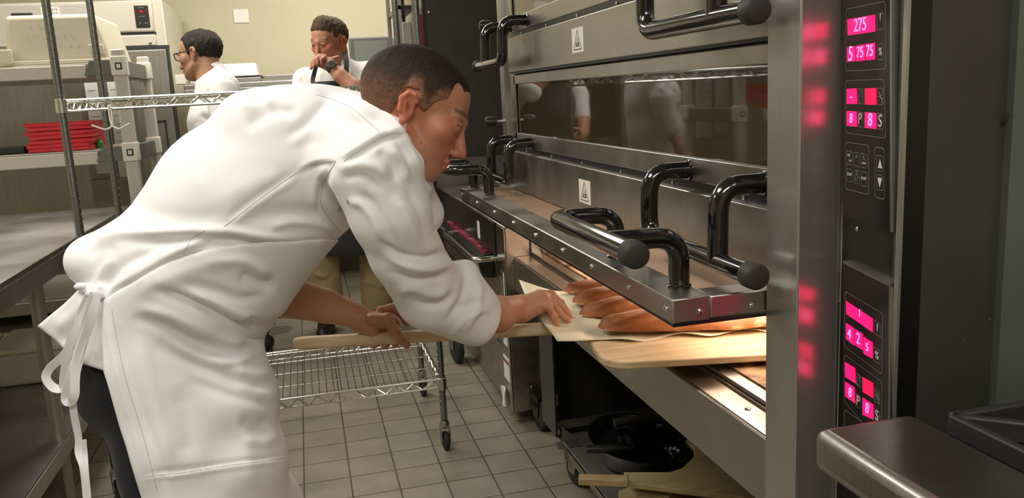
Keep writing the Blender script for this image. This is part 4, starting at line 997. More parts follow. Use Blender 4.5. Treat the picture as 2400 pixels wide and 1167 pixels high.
def polydist(u, v, pts):
    pts = np.array(catmull(pts, 6)) if len(pts) > 2 else np.array(pts, float)
    best = np.full(u.shape, 1e9); bt = np.zeros(u.shape); sgn = np.ones(u.shape); L = len(pts)-1
    for i in range(L):
        a, b = pts[i], pts[i+1]; ab = b-a; t = np.clip(((u-a[0])*ab[0]+(v-a[1])*ab[1])/(ab@ab+1e-9), 0, 1)
        dx, dy = u-a[0]-ab[0]*t, v-a[1]-ab[1]*t; d = np.hypot(dx, dy); m_ = d < best
        best = np.where(m_, d, best); bt = np.where(m_, (i+t)/L, bt); sgn = np.where(m_, np.sign(ab[0]*dy-ab[1]*dx), sgn)
    return best, bt, sgn
def folds(P, Fc, lst):
    """cloth folds: each (pts, width_px, amp_m[, skew]) raises (+) or sinks (-) the cloth along a line"""
    N = normals(P, Fc); u, v = px_of(P); face = np.clip(N[:, 2]*2+.3, 0, 1); D = np.zeros(len(P))
    for it in lst:
        pts, w_, a = it[:3]; kind = it[3] if len(it) > 3 else 'r'
        pa = np.array(pts); msk = (u > pa[:, 0].min()-3*w_) & (u < pa[:, 0].max()+3*w_) & (v > pa[:, 1].min()-3*w_) & (v < pa[:, 1].max()+3*w_) & (face > 0)
        if not msk.any(): continue
        d, t, sg_ = polydist(u[msk], v[msk], pts); x = d/w_; env = np.minimum(1, np.minimum(t, 1-t)*5+.0)
        prof = np.exp(-x*x) if kind == 'r' else (sg_*x*np.exp(-x*x*.8)*1.6)
        if kind == 'rv': prof = np.exp(-x*x)-.6*np.exp(-(x-1.8)**2)*(sg_ > 0)
        D[msk] += a*prof*env
    return P+N*(D*face)[:, None]

# -------- head
def head_prims(H, o, f, u, s, sc=1.0, neck=None, neck_r=.058, jaw=1.0):
    o = V3(o); f, u, s = nrm(f), nrm(u), nrm(s)
    def p(a, b, c): return o+sc*(f*a+u*b+s*c)
    M = np.array([f, u, s])
    def E(c, r, k=.012, op='add'): H.ell(p(*c), np.array(r)*sc, M, k*sc, op)
    def C(a, b, ra, rb, k=.01, op='add'): H.rc(p(*a), p(*b), ra*sc, rb*sc, k*sc, op)
    E((-.012, .035, 0), (.097, .082, .074)); E((.036, .040, 0), (.056, .056, .058), .02)
    E((.042, -.030, 0), (.050, .075, .056), .02)
    for q in (-1, 1):
        C((-.002, -.05, q*.055), (.055, -.088, q*.026*jaw), .017, .016, .025)
        E((.058, -.018, q*.042), (.026, .020, .022), .02)
        C((.090, .016, q*.008), (.078, .020, q*.040), .009, .009, .014)
    C((.066, -.092, -.012), (.066, -.092, .012), .019, .019, .018)
    for q in (-1, 1): E((.100, .001, q*.030), (.015, .010, .016), .008, 'cut')
    for q in (-1, 1): E((.081, .000, q*.031), (.0125, .0125, .0135), .003)
    for q in (-1, 1): C((.0905, .0065, q*.020), (.0805, .0055, q*.042), .0050, .0042, .004); C((.089, -.0085, q*.022), (.079, -.0065, q*.041), .0038, .0032, .004)
    C((.088, .008, 0), (.108, -.038, 0), .0080, .0100, .010); E((.108, -.043, 0), (.0105, .0085, .0105), .006)
    for q in (-1, 1): E((.099, -.045, q*.012), (.010, .0075, .0075), .005)
    for q in (-1, 1): E((.103, -.0515, q*.0075), (.005, .003, .0035), .002, 'cut')
    C((.090, -.064, -.015), (.090, -.064, .015), .0055, .0055, .006)
    C((.088, -.076, -.012), (.088, -.076, .012), .006, .006, .006)
    C((.097, -.0705, -.020), (.097, -.0705, .020), .0016, .0016, .003, 'cut')
    # ears
    for q in (-1, 1):
        tilt = nrm(s*q+f*-.35)
        Me = np.array([f*.9+u*.25, u*.96-f*.25, s]); Me = np.array([nrm(Me[0]), nrm(Me[1]), s])
        H.ell(p(-.010, -.002, q*.077), np.array((.0160, .0265, .0085))*sc, Me, .004*sc)
        H.ell(p(-.006, .001, q*.088), np.array((.012, .022, .007))*sc, Me, .003*sc, 'cut')
        C((-.023, .008, q*.083), (-.014, .021, q*.082), .0042, .0042, .004); C((-.014, .021, q*.082), (-.002, .021, q*.081), .0042, .0038, .004); C((-.023, .008, q*.083), (-.019, -.014, q*.082), .0042, .0040, .004); C((-.002, .021, q*.081), (.006, .010, q*.079), .0038, .0032, .004)
        C((-.013, .004, q*.082), (-.008, -.014, q*.081), .0035, .003, .003)
        E((-.007, -.028, q*.078), (.008, .009, .0055), .004)
    if neck is not None: H.rc(p(-.028, -.045, 0), neck, neck_r*sc, neck_r*1.08*sc, .02)
def head_local(P, o, f, u, s, sc=1.0): q = (P-V3(o))/sc; return q@nrm(f), q@nrm(u), q@nrm(s)
def skin_color(P, base, a=None, b=None, c=None, ruddy=.5, brow=(.10, .05, .03), stub=.35, eye=True):
    n = len(P); col = np.tile(np.array(base), (n, 1)); nz = vnoise(P, 60, 3)*.05+vnoise(P, 180, 5)*.03; col = col*(1+nz[:, None])
    def blend(w_, cc): 
        nonlocal col; w_ = np.clip(w_, 0, 1)[:, None]; col = col*(1-w_)+np.array(cc)*w_
    if a is not None:
        base = np.array(base); red = base*np.array([1.08, .62, .55])
        g = lambda x0, y0, z0, r: np.exp(-(((a-x0)**2+(b-y0)**2+(np.abs(c)-z0)**2)/r**2))
        blend(g(.112, -.045, 0, .02)*ruddy, red); blend(g(.07, -.02, .042, .028)*ruddy, red); blend(g(-.01, 0, .082, .03)*ruddy*1.3, red); blend(g(.0, -.03, .06, .05)*ruddy*.5, red)
        lip = ((a > .082) & (np.abs(b+.070) < .0125) & (np.abs(c) < .024)); blend(lip*.7, base*np.array([.95, .45, .42]))
        blend(((np.abs(b+.0705) < .0022) & (a > .082) & (np.abs(c) < .023))*.6, base*.3)
        st = (a > .01) & (b < -.045); blend(st*stub*.6*(1-np.exp(-((b+.045)/.02)**2)), base*np.array([.62, .58, .6]))
        bl = np.exp(-((b-.0245-.10*(.03-np.abs(np.abs(c)-.03)))/.0045)**2)*(np.abs(np.abs(c)-.031) < .020)*(a > .05); blend(bl*.9, brow)
        if eye:
            er = np.hypot(b+.0018, (np.abs(c)-.031)*.38); on = (er < .0036) & (a > .082); blend(on*1.0, (.30, .24, .21)); blend(((np.hypot((b+.0018)*1.4, np.abs(c)-.031) < .0052) & (a > .084))*1.0, (.03, .02, .015))
            blend((np.abs(b-.0028) < .0014)*(np.abs(np.abs(c)-.031) < .014)*(a > .08)*.8, (.04, .02, .015))
        nos = (np.abs(b+.053) < .004) & (np.abs(np.abs(c)-.008) < .005) & (a > .098); blend(nos*.9, base*.12)
        inner = np.exp(-(((a+.004)/.009)**2+((b+.002)/.013)**2))*(np.abs(c) > .074)*(np.abs(c) < .0865); blend(inner*.75, base*np.array([.35, .2, .16]))
    return col
def hair_field(H, o, f, u, s, sc, thick, top, hairline):
    """cap over the cranium, kept where hairline(a,b,c) < 0"""
    o = V3(o); f, u, s = nrm(f), nrm(u), nrm(s); M = np.array([f, u, s])
    H.ell(o+sc*(f*-.012+u*.035), np.array((.097+thick, .082+thick, .074+thick))*sc, M, 0)
    H.ell(o+sc*(f*.027+u*(.044+top*.3)), np.array((.063+thick*.6, .058+top, .060+thick*.6))*sc, M, .015)
    def g(X, Y, Z):
        x, y, z = (X-o[0])/sc, (Y-o[1])/sc, (Z-o[2])/sc
        a = x*f[0]+y*f[1]+z*f[2]; b = x*u[0]+y*u[1]+z*u[2]; c = x*s[0]+y*s[1]+z*s[2]
        return -hairline(a, b, np.abs(c))*sc
    H.fn(g, 'cut', .004)
def std_hairline(front=.075, temple=.025, nape=-.055, side=.0):
    def h(a, b, c):
        # lower limit of hair as function of a (forward)
        lim = np.where(a > .045, front+(a-.045)*.3-(.0), 0)
        lim = np.interp(a, [-.11, -.05, -.025, .010, .030, .048, .062, .10], [nape, nape+.005, .012, side+.012, temple-.025, temple+.02, front-.01, front+.012])
        lim = lim-np.clip((.05-c), 0, .05)*np.interp(a, [-.1, 0], [.2, .0])
        return (lim-b)*.8
    return h
def finger(H, pts, r0, r1, k=.004):
    n = len(pts)
    for i in range(n-1):
        ra = r0+(r1-r0)*i/(n-1); rb = r0+(r1-r0)*(i+1)/(n-1); H.rc(pts[i], pts[i+1], ra, rb, k)
        if 0 < i: H.ell(pts[i], (ra*1.06,)*3, None, k)

def fold_noise(P, Fc, a, sc, seed=0):
    N = normals(P, Fc); return P+N*((vnoise(P, sc, seed)*a)+(vnoise(P, sc*2.3, seed+5)*a*.4))[:, None]
def seam(name, pts, obj, m, parent, r=.0007):
    """thin stitched line lying on the cloth"""
    from mathutils.bvhtree import BVHTree
    me = obj.data; mw = Vector(seam_org(obj)); bt = BVHTree.FromPolygons([v.co+mw for v in me.vertices], [p.vertices[:] for p in me.polygons]) if obj.name not in _bvh else _bvh[obj.name]
    _bvh[obj.name] = bt; out = []
    for p_ in catmull(pts, 8):
        h, n_, i_, d_ = bt.ray_cast(Vector(CAMP), Vector(ray(p_[0], p_[1])).normalized())
        if h: out.append(h+n_*r*.2)
    if len(out) > 2:
        keep = [out[0]]
        for q in out[1:]:
            if (q-keep[-1]).length < .06: keep.append(q)
            else: break
        if len(keep) > 2: return MB().tube(keep, r, 6).build(name, m, parent, smooth=60)
_bvh = {}
def seam_org(o):
    v = Vector((0, 0, 0)); p = o
    while p is not None: v += Vector(p.location); p = p.parent
    return v
ZV = (0, 0, 1)

# ================================================================== the baker
SK = (.49, .235, .14)
ho = Q(970, 264, 1.60); psi = math.radians(5)
hf = nrm((math.cos(psi)*.937, -math.cos(psi)*.35, -math.sin(psi))); hu = nrm((.35, .937, .0)); hs = nrm(np.cross(hf, hu)); hu = np.cross(hs, hf)
HS = 1.03
neckp = Q(860, 325, 1.72)
Hh = Fld(ho-.20, ho+.20, .0024)
head_prims(Hh, ho, hf, hu, hs, HS, neckp, .052)
hP, hF = Hh.mesh(1); la, lb_, lc = head_local(hP, ho, hf, hu, hs, HS)
keep_c = skin_color(hP, SK, la, lb_, lc, .75, (.07, .035, .02), .5)
mo = np.exp(-(((la-.035)/.0022)**2+((lb_+.052)/.0022)**2))*(lc > 0); keep_c = keep_c*(1-.7*mo[:, None])
# forearms and hands
def hdep(u, v): q = onZ(u, v, PZ+.0); return float(-(R.T@(q-CAMP))[2])
peel_d = lambda a: Wf(*(PL(a, 0, -.006)))
hl = {k: peel_d(a) for k, a in dict(w=.13, k=.20, t=.27).items()}
dl = -hl['k'][2]
LH = Fld(Q(540, 900, 2.25), Q(985, 560, 1.75), .0026); LH.lo = LH.lo
lw = Q(838, 741, dl-.01)
LH.chain([Q(560, 655, 1.90), Q(650, 690, 1.93), Q(760, 716, dl-.03), lw], [.056, .053, .040, .031], .012, (ZV, 1.0))
LH.rc(lw, Q(898, 752, dl-.005), .030, .030, .012, sq=((.25, .97, 0), .62)); LH.rc(Q(845, 760, dl-.01), Q(872, 772, dl-.01), .022, .018, .012)
finger(LH, [Q(872, 748, dl-.035), Q(908, 748, dl-.045), Q(925, 775, dl-.050), Q(944, 798, dl-.042), Q(953, 808, dl-.036)], .0145, .0098, .006)     # thumb
finger(LH, [Q(892, 728, dl+.01), Q(918, 722, dl+.015), Q(938, 733, dl+.025), Q(953, 757, dl+.035)], .0115, .0085, .004)                   # index
finger(LH, [Q(886, 738, dl+.02), Q(908, 735, dl+.035), Q(928, 758, dl+.045), Q(935, 795, dl+.03), Q(926, 808, dl+.005)], .0112, .0085, .003)
finger(LH, [Q(872, 742, dl+.022), Q(888, 745, dl+.042), Q(900, 775, dl+.048), Q(908, 803, dl+.03), Q(900, 812, dl+.0)], .0108, .0082, .003)
finger(LH, [Q(858, 748, dl+.022), Q(868, 752, dl+.042), Q(876, 780, dl+.046), Q(882, 806, dl+.025), Q(876, 811, dl+.0)], .0095, .0072, .003)
lP, lF = LH.mesh(1)
dr_ = 2.03
RH = Fld(Q(1060, 900, 2.28), Q(1380, 600, 1.72), .0026)
rw = Q(1212, 722, dr_-.02)
RH.chain([Q(1040, 700, 1.80), Q(1110, 738, 1.84), Q(1165, 736, 1.92), rw], [.050, .050, .041, .031], .012)
RH.rc(rw, Q(1268, 700, dr_+.01), .030, .028, .014, sq=((.3, .95, 0), .72)); RH.rc(Q(1225, 735, dr_-.02), Q(1272, 712, dr_-.01), .022, .020, .014)
finger(RH, [Q(1258, 712, dr_-.022), Q(1286, 720, dr_-.025), Q(1299, 742, dr_-.02), Q(1305, 763, dr_-.012)], .0105, .0080, .005)
finger(RH, [Q(1266, 702, dr_-.005), Q(1296, 712, dr_-.004), Q(1312, 735, dr_+.0), Q(1330, 750, dr_+.008)], .0112, .0085, .004)
finger(RH, [Q(1266, 694, dr_+.014), Q(1298, 700, dr_+.02), Q(1318, 722, dr_+.026), Q(1334, 741, dr_+.032)], .0112, .0085, .004)
finger(RH, [Q(1262, 688, dr_+.03), Q(1292, 690, dr_+.042), Q(1314, 710, dr_+.048), Q(1330, 732, dr_+.05)], .0110, .0085, .004)
finger(RH, [Q(1222, 702, dr_+.01), Q(1245, 705, dr_+.045), Q(1275, 725, dr_+.055), Q(1296, 742, dr_+.045)], .0135, .0095, .006)
rP, rF = RH.mesh(1)
# hidden trunk, arms and legs under the clothes
hipw = at(400, 850, 1.74)
feet = [np.array([hipw[0]-.02, hipw[1]-.13, 0]), np.array([hipw[0]+.12, hipw[1]+.12, 0])]
TB = Fld(np.minimum(Q(180, 300, 1.60), Wf(*feet[0]))-.25, Q(1120, 180, 1.45)+np.array([.05, .15, .05]), .008)
TB.chain([Q(420, 800, 1.74), Q(440, 640, 1.74), Q(580, 480, 1.74), Q(720, 380, 1.74), Q(820, 330, 1.73)], [.13, .135, .14, .125, .07], .03, (ZV, 1.1))
TB.chain([Q(820, 340, 1.73), Q(875, 310, 1.70), ho+hu*-.03-hf*.02], [.06, .045, .045], .02)
TB.chain([Q(860, 400, 1.60), Q(950, 570, 1.66), Q(1030, 700, 1.78), Q(1110, 738, 1.84)], [.055, .05, .045, .045], .02)
TB.chain([Q(780, 430, 1.90), Q(700, 560, 1.92), Q(600, 655, 1.92)], [.055, .05, .045], .02)
for q, ft in zip((-1, 1), feet):
    hp = Wf(hipw[0], hipw[1]+q*.09, hipw[2]-.05); kn = Wf(*(ft*.5+np.array([hipw[0]+.05, hipw[1]+q*.09, 0])*.5+np.array([0, 0, .48]))); an = Wf(ft[0], ft[1], .09)
    TB.chain([hp, kn, an], [.075, .055, .042], .03); TB.rc(an, Wf(ft[0]+.10, ft[1], .04), .038, .03, .02)
tP, tF = TB.mesh(2)
bo = Vector((float(hipw[0]), float(hipw[1]), 0))
skc = [keep_c, skin_color(lP, SK), skin_color(rP, np.array(SK)*1.0), skin_color(tP, SK)]
fi = np.exp(-(((px_of(lP)[0]-953)/6)**2+((px_of(lP)[1]-808)/6)**2)); skc[1] = skc[1]*(1-.5*fi[:, None])+np.array((.62, .38, .28))*.5*fi[:, None]
baker = to_obj('person', [(hP, hF), (lP, lF), (rP, rF), (tP, tF)], SKIN, None, bo, skc)
tag(baker, 'person in white jacket and apron bending forward, sliding a loaded peel into the oven', 'person')
# hair
HHf = Fld(ho-.20, ho+.20, .003)
def bk_line(a, b, c):
    side = np.interp(a, [-.12, -.09, -.06, -.038, -.030, -.020, .002, .010, .022, .034, .054, .063], [-.10, -.095, -.085, -.06, -.01, .030, .032, .006, .000, .024, .038, .13])
    mid = np.interp(a, [.0, .05, .080, .10], [-.05, .03, .068, .074]); w_ = np.clip((.052-c)/.014, 0, 1); w_ = w_*np.clip((a-.03)/.02, 0, 1)
    return (side*(1-w_)+mid*w_-b)*.8
hair_field(HHf, ho, hf, hu, hs, HS, .0050, -.002, bk_line)
qP, qF = HHf.mesh(1); a_, b_, c_ = head_local(qP, ho, hf, hu, hs, HS); Nn = normals(qP, qF)
qP = qP+Nn*((vnoise(qP, 70, 2)*.0010+vnoise(qP, 300, 4)*.0005))[:, None]
topw = np.clip((b_-.035)/.05, 0, 1); colh = np.array((.046, .030, .022))*(1-topw[:, None])+np.array((.017, .012, .010))*topw[:, None]
fade = np.clip((.045-b_)/.09, 0, 1)[:, None]; nearedge = np.clip(1-(bk_line(a_, b_, np.abs(c_))*-1)/.026, 0, 1)[:, None]*np.clip((.075-b_)/.03, 0, 1)[:, None]; fade = np.maximum(fade, nearedge*1.25); colh = colh*(1-fade*.62)+np.array(SK)*.62*fade*.8
colh = colh*(1+.35*vnoise(qP, 260, 8)[:, None])
to_obj('hair', [(qP, qF)], HAIR, baker, bo, [np.clip(colh, 0, 1)])

# jacket
JK = Fld(Q(60, 950, 2.02)-np.array([.0, 0, .1]), Q(1200, 170, 1.33)+np.array([.05, .12, .05]), .0042)
TORSO = [Q(458, 652, 1.75), Q(575, 485, 1.75), Q(690, 400, 1.75), Q(800, 350, 1.74)]
TR = [.186, .182, .164, .122]
JK.chain(TORSO, TR, .02, (ZV, 1.05))
JK.chain([Q(800, 340, 1.74), Q(872, 300, 1.70)], [.115, .07], .03)
JK.ell(Q(262, 612, 1.75), (.076, .066, .13), None, .05); JK.ell(Q(350, 575, 1.75), (.07, .055, .14), None, .04)
JK.rc(Q(600, 290, 1.74), Q(740, 282, 1.74), .060, .060, .05, sq=(ZV, 2.2))
# right sleeve
JK.chain([Q(868, 395, 1.57), Q(915, 500, 1.59), Q(950, 590, 1.64), Q(1010, 690, 1.73)], [.082, .076, .070, .072], .018)
JK.rc(Q(1010, 690, 1.73), Q(1112, 742, 1.80), .072, .064, .015)
JK.rc(Q(1090, 640, 1.76), Q(1105, 700, 1.78), .030, .045, .03)
JK.rc(Q(820, 360, 1.62), Q(900, 350, 1.60), .075, .055, .03)
JK.rc(Q(925, 360, 1.63), Q(962, 425, 1.66), .046, .034, .02); JK.rc(Q(962, 425, 1.66), Q(985, 500, 1.72), .034, .05, .03)
# collar and lapel
JK.chain([Q(815, 290, 1.67), Q(874, 302, 1.600), Q(922, 332, 1.575), Q(950, 372, 1.580), Q(970, 434, 1.62)], [.060, .058, .052, .046, .037], .010)
# left sleeve behind
JK.chain([Q(800, 420, 1.90), Q(715, 540, 1.92), Q(618, 625, 1.92)], [.080, .066, .050], .03)
JK.plane(Q(655, 668, 1.9), (-.35, -1, 0), 0, Q(560, 760, 2.05), Q(760, 600, 1.84))
# tail of the jacket: flared wedge
def wedge(pxs, dep, th, r):
    pts = np.array([Q(u, v, dep-th+.012)[:2] for u, v in pxs])
    def g(X, Y, Z):
        X2 = np.broadcast_to(X, (X.shape[0], Y.shape[1], 1))[:, :, 0]; Y2 = np.broadcast_to(Y, (X.shape[0], Y.shape[1], 1))[:, :, 0]
        d = np.full(X2.shape, 1e9); ins = np.zeros(X2.shape, bool); n = len(pts)
        for i in range(n):
            a, b = pts[i], pts[(i+1) % n]; e = b-a; wx, wy = X2-a[0], Y2-a[1]; t = np.clip((wx*e[0]+wy*e[1])/(e@e), 0, 1)
            d = np.minimum(d, np.hypot(wx-e[0]*t, wy-e[1]*t))
            c = ((a[1] > Y2) != (b[1] > Y2)) & (X2 < (b[0]-a[0])*(Y2-a[1])/(b[1]-a[1]+1e-12)+a[0]); ins ^= c
        d = np.where(ins, -d, d)[:, :, None]; z = np.abs(Z-(-dep))-th
        return np.maximum(d, z)+r-np.sqrt(0)*0
    return g
gw = wedge([(190, 672), (150, 712), (88, 764), (132, 798), (180, 850), (242, 870), (340, 884), (360, 690), (250, 672)], 1.75, .155, .002)
def gw2(X, Y, Z):
    return gw(X, Y, Z)
JK.fn(gw2, 'add', .018)
# cuff cut
JK.plane(Q(1142, 757, 1.82), (.72, -.28, -.45), .004, Q(1060, 900, 2.05), Q(1200, 640, 1.6))
JK.rc(Q(1142, 757, 1.82), Q(1230, 790, 1.93), .045, .045, .004, 'cut')
jP, jF = JK.mesh(2)
JF = [
 ([(585, 222), (640, 252), (705, 262)], 16, -.010), ([(560, 250), (600, 245), (650, 225)], 12, .006), ([(575, 302), (615, 272), (660, 262)], 16, -.006),
 ([(668, 335), (722, 300), (760, 262), (785, 235)], 14, .006, 's'), ([(740, 222), (785, 236), (830, 258), (898, 316)], 9, .005, 's'), ([(700, 330), (760, 330), (800, 300)], 24, -.005),
 ([(955, 309), (898, 320), (830, 360), (800, 382)], 10, .007, 's'), ([(787, 377), (743, 381), (700, 402)], 8, .004, 's'),
 ([(782, 380), (758, 425), (752, 475), (768, 510), (806, 548)], 10, -.009), ([(770, 395), (740, 440), (735, 490)], 12, .005),
 ([(787, 400), (830, 385), (880, 392), (915, 420)], 13, .007), ([(800, 420), (850, 415), (900, 450)], 11, -.005), ([(880, 350), (915, 380), (930, 430)], 12, -.006), ([(905, 345), (945, 380), (955, 430)], 12, .006),
 ([(815, 470), (850, 480), (880, 520), (905, 580)], 13, .008), ([(840, 450), (875, 480), (905, 530), (935, 590)], 12, -.007), ([(920, 455), (950, 500), (975, 560), (1000, 600)], 13, .007), ([(950, 440), (985, 500), (1000, 560)], 10, -.006),
 ([(885, 560), (930, 595), (990, 605), (1050, 590), (1085, 578)], 11, -.013), ([(900, 590), (950, 620), (1010, 630), (1080, 610)], 12, .010), ([(905, 630), (960, 655), (1010, 650), (1060, 640)], 12, -.009),
 ([(925, 690), (965, 675), (1020, 690), (1060, 670)], 14, .009), ([(960, 700), (1000, 715), (1040, 710), (1070, 680)], 11, -.008), ([(1080, 610), (1095, 650), (1085, 700), (1060, 740)], 12, -.010), ([(1110, 640), (1125, 690), (1110, 740), (1080, 780)], 12, .009), ([(1040, 760), (1070, 730), (1100, 715), (1140, 700)], 10, -.008), ([(1060, 790), (1085, 750), (1120, 730), (1150, 730)], 9, .007),
 ([(846, 240), (895, 262), (936, 300), (964, 348), (984, 390), (996, 425)], 6, .006), ([(840, 262), (890, 284), (925, 318), (950, 362), (966, 410)], 7, -.005),
 ([(215, 556), (300, 548), (400, 545), (520, 540), (640, 556), (770, 548)], 11, .009), ([(300, 572), (400, 562), (500, 560), (600, 575), (700, 580)], 13, -.011), 
 ([(245, 700), (320, 648), (400, 600), (470, 562), (540, 548)], 11, .010), ([(262, 704), (340, 665), (420, 618), (500, 575)], 10, -.009), ([(235, 690), (262, 650), (300, 615), (380, 580)], 13, -.007), ([(228, 680), (240, 640), (270, 600)], 11, .006), ([(250, 690), (290, 655), (350, 610), (430, 570)], 10, .006),
 ([(200, 600), (230, 585), (280, 580)], 16, -.004), ([(300, 480), (360, 500), (450, 510), (540, 500)], 22, -.004), ([(530, 525), (610, 465), (700, 405)], 10, .004, 's'), ([(560, 520), (640, 500), (720, 500), (770, 520)], 20, -.007), ([(500, 480), (600, 430), (660, 420)], 26, .004), ([(620, 540), (680, 520), (750, 525), (800, 545)], 10, .006),
 ([(215, 690), (180, 740), (120, 770)], 22, .007), ([(205, 720), (170, 780), (160, 810)], 16, -.008), ([(225, 700), (205, 770), (190, 840)], 12, -.008), ([(240, 705), (232, 780), (225, 850)], 10, .006)]
JF = [(f_[0], f_[1]*.85, f_[2]*.8, *f_[3:]) if f_[0][0][0] > 790 and f_[0][0][1] > 400 else f_ for f_ in JF]
jP = folds(jP, jF, JF); jP = lap(jP, jF, .4); jP = fold_noise(jP, jF, .0016, 14, 2)
jacket = to_obj('jacket', [(jP, jF)], JACKET, baker, bo)
# apron
AP = Fld(Q(150, 700, 2.06)*1.0-np.array([0, 1.00, .05]), Q(800, 520, 1.38)+np.array([.0, .05, .05]), .0046)
AP.chain(TORSO[:3], [r+.006 for r in TR[:3]], .02, (ZV, 1.05))
AP.rc(Q(585, 640, 1.72), Q(585, 655, 1.72), .052, .052, .04, sq=(ZV, 1.8))
kz = .42
low = Wf(*(np.array([hipw[0]+.075, hipw[1]-.01, .40])))
AP.chain([Q(452, 660, 1.75), Q(418, 790, 1.74), Q(448, 950, 1.73), Q(482, 1167, 1.72), low], [.186, .145, .158, .155, .165], .025, (ZV, 1.05))
AP.chain([Q(340, 740, 1.68), Q(345, 880, 1.67), Q(400, 1060, 1.66), Q(440, 1200, 1.66), low+np.array([-.05, 0, .06])], [.125, .125, .125, .12, .12], .03)
for c_, r_ in (((570, 700), .048), ((545, 850), .050), ((572, 940), .060), ((580, 1080), .070)): AP.ell(Q(*c_, 1.70), (r_, r_, r_*1.6), None, .05)
AP.ell(Q(652, 785, 1.72), (.050, .030, .25), None, .02, 'cut')
AP.plane(Wf(0, 0, .42), R.T@np.array([0, 0, -1.]), .004)
edge = np.array(catmull([(150, 760), (240, 706), (330, 652), (400, 612), (520, 578), (640, 566), (790, 560), (900, 560)], 6)); edgex, edgey = edge[:, 0], edge[:, 1]
back = np.array([(640, 232), (700, 242), (800, 238), (870, 243), (960, 270), (1060, 300), (1167, 330), (1500, 380), (2600, 520)], float)
def apcut(X, Y, Z):
    u = CX+F*X/(-Z); v = CY-F*Y/(-Z)
    d1 = (np.interp(u, edgex, edgey)-v)*(-Z)/F*.85
    d2 = (np.interp(v, back[:, 0], back[:, 1])-u)*(-Z)/F
    return -np.maximum(d1, d2)
AP.fn(apcut, 'cut', .003)
aP, aF = AP.mesh(2)
AFo = [
 ([(612, 770), (560, 765), (500, 738), (420, 700), (350, 672)], 12, -.013), ([(610, 750), (560, 735), (500, 705), (440, 680)], 12, .009), ([(605, 790), (545, 800), (470, 770), (390, 735), (320, 720)], 14, .009), ([(605, 812), (540, 828), (460, 805), (380, 765), (310, 740)], 12, -.010),
 ([(600, 830), (540, 850), (470, 840), (390, 800)], 13, .008), ([(640, 905), (590, 905), (510, 875), (430, 840), (360, 800)], 14, -.010), ([(640, 870), (600, 880), (540, 865)], 14, .010), ([(650, 960), (600, 940), (520, 920), (440, 885)], 13, -.008), ([(655, 940), (610, 915), (545, 900)], 10, .007),
 ([(640, 650), (600, 625), (560, 610), (480, 615)], 15, .009), ([(650, 675), (600, 660), (560, 640)], 14, -.009), ([(630, 690), (570, 700), (500, 680), (420, 660)], 11, -.008), ([(520, 610), (470, 625), (400, 650), (300, 700)], 18, .004),
 ([(598, 740), (585, 770), (600, 800)], 12, -.016), ([(640, 985), (600, 1000), (560, 980)], 16, -.007), ([(655, 1010), (620, 1035), (560, 1030)], 14, .007),
 ([(250, 720), (262, 800), (285, 900), (320, 1020), (350, 1167)], 9, .005), ([(275, 760), (295, 850), (330, 960), (375, 1090), (390, 1167)], 12, -.005), ([(320, 760), (350, 880), (380, 1000), (400, 1100)], 16, .004),
 ([(330, 1117), (420, 1108), (520, 1092), (600, 1082), (690, 1070)], 6, .006, 's'), ([(420, 900), (440, 1000), (445, 1080)], 26, -.006), ([(560, 980), (575, 1060), (590, 1150)], 22, .006)]
aP = folds(aP, aF, AFo); aP = lap(aP, aF, .4); aP = fold_noise(aP, aF, .0018, 12, 6)
apron = to_obj('apron', [(aP, aF)], APRON, baker, bo)
THREAD = mat('stitching', (.52, .51, .52), .9)
for p_ in ([(525, 531), (620, 458), (700, 402), (745, 381), (787, 377)], [(787, 379), (760, 425), (752, 470), (766, 505), (800, 545)], [(740, 222), (785, 236), (830, 258), (898, 316)], [(952, 310), (900, 319), (830, 360), (806, 378)], [(430, 592), (450, 560), (480, 540)]): seam('seam', p_, jacket, THREAD, jacket)
seam('seam', [(334, 1116), (420, 1109), (520, 1093), (600, 1083), (680, 1071)], apron, THREAD, apron); seam('seam', [(262, 725), (275, 800), (298, 900), (335, 1020), (368, 1150)], apron, THREAD, apron)
for u_, v_ in ((815, 472), (795, 491)):
    from mathutils.bvhtree import BVHTree
    h_, n_, i_, d_ = _bvh[jacket.name].ray_cast(Vector(CAMP), Vector(ray(u_, v_)).normalized())
    if h_: MB().lathe(h_, tuple(n_), [(.0048, -.001), (.0048, .001), (.003, .0015), (.0028, .0005), (0, .0004)], 14).build('snap_button', CHROME, jacket, smooth=30)
# apron strings
def ribbon(name, pts, wd, parent, m, wdir=None, th=.0012):
    P = [Vector(at(*p)) for p in catmull(pts, 6)]; vs = []; n = len(P)
    for i in range(n):
        t = (P[min(i+1, n-1)]-P[max(i-1, 0)]).normalized(); vdir = (Vector(CAMP)-P[i]).normalized()
        sd = t.cross(vdir).normalized(); tw = .35*math.sin(i*.35); sd = (sd*math.cos(tw)+vdir*math.sin(tw))
        nn = t.cross(sd).normalized(); vs += [P[i]-sd*wd/2-nn*th/2, P[i]+sd*wd/2-nn*th/2, P[i]+sd*wd/2+nn*th/2, P[i]-sd*wd/2+nn*th/2]
    fs = [(i*4+k, i*4+(k+1) % 4, (i+1)*4+(k+1) % 4, (i+1)*4+k) for i in range(n-1) for k in range(4)]+[(3, 2, 1, 0), (4*n-4, 4*n-3, 4*n-2, 4*n-1)]
    o = MB().add(vs, fs).build(name, m, parent, smooth=50); return o
D_ = 1.575
ribbon('apron_string', [(180, 668, D_+.02), (205, 672, D_), (230, 690, D_), (250, 706, D_), (275, 690, D_)], .012, apron, APRON)
ribbon('apron_string', [(214, 684, D_-.01), (192, 730, D_-.01), (178, 790, D_-.01), (150, 832, D_), (118, 862, D_), (108, 885, D_), (125, 908, D_), (146, 908, D_), (152, 870, D_-.005), (162, 810, D_-.01), (196, 740, D_-.015), (218, 694, D_-.015)], .016, apron, APRON)
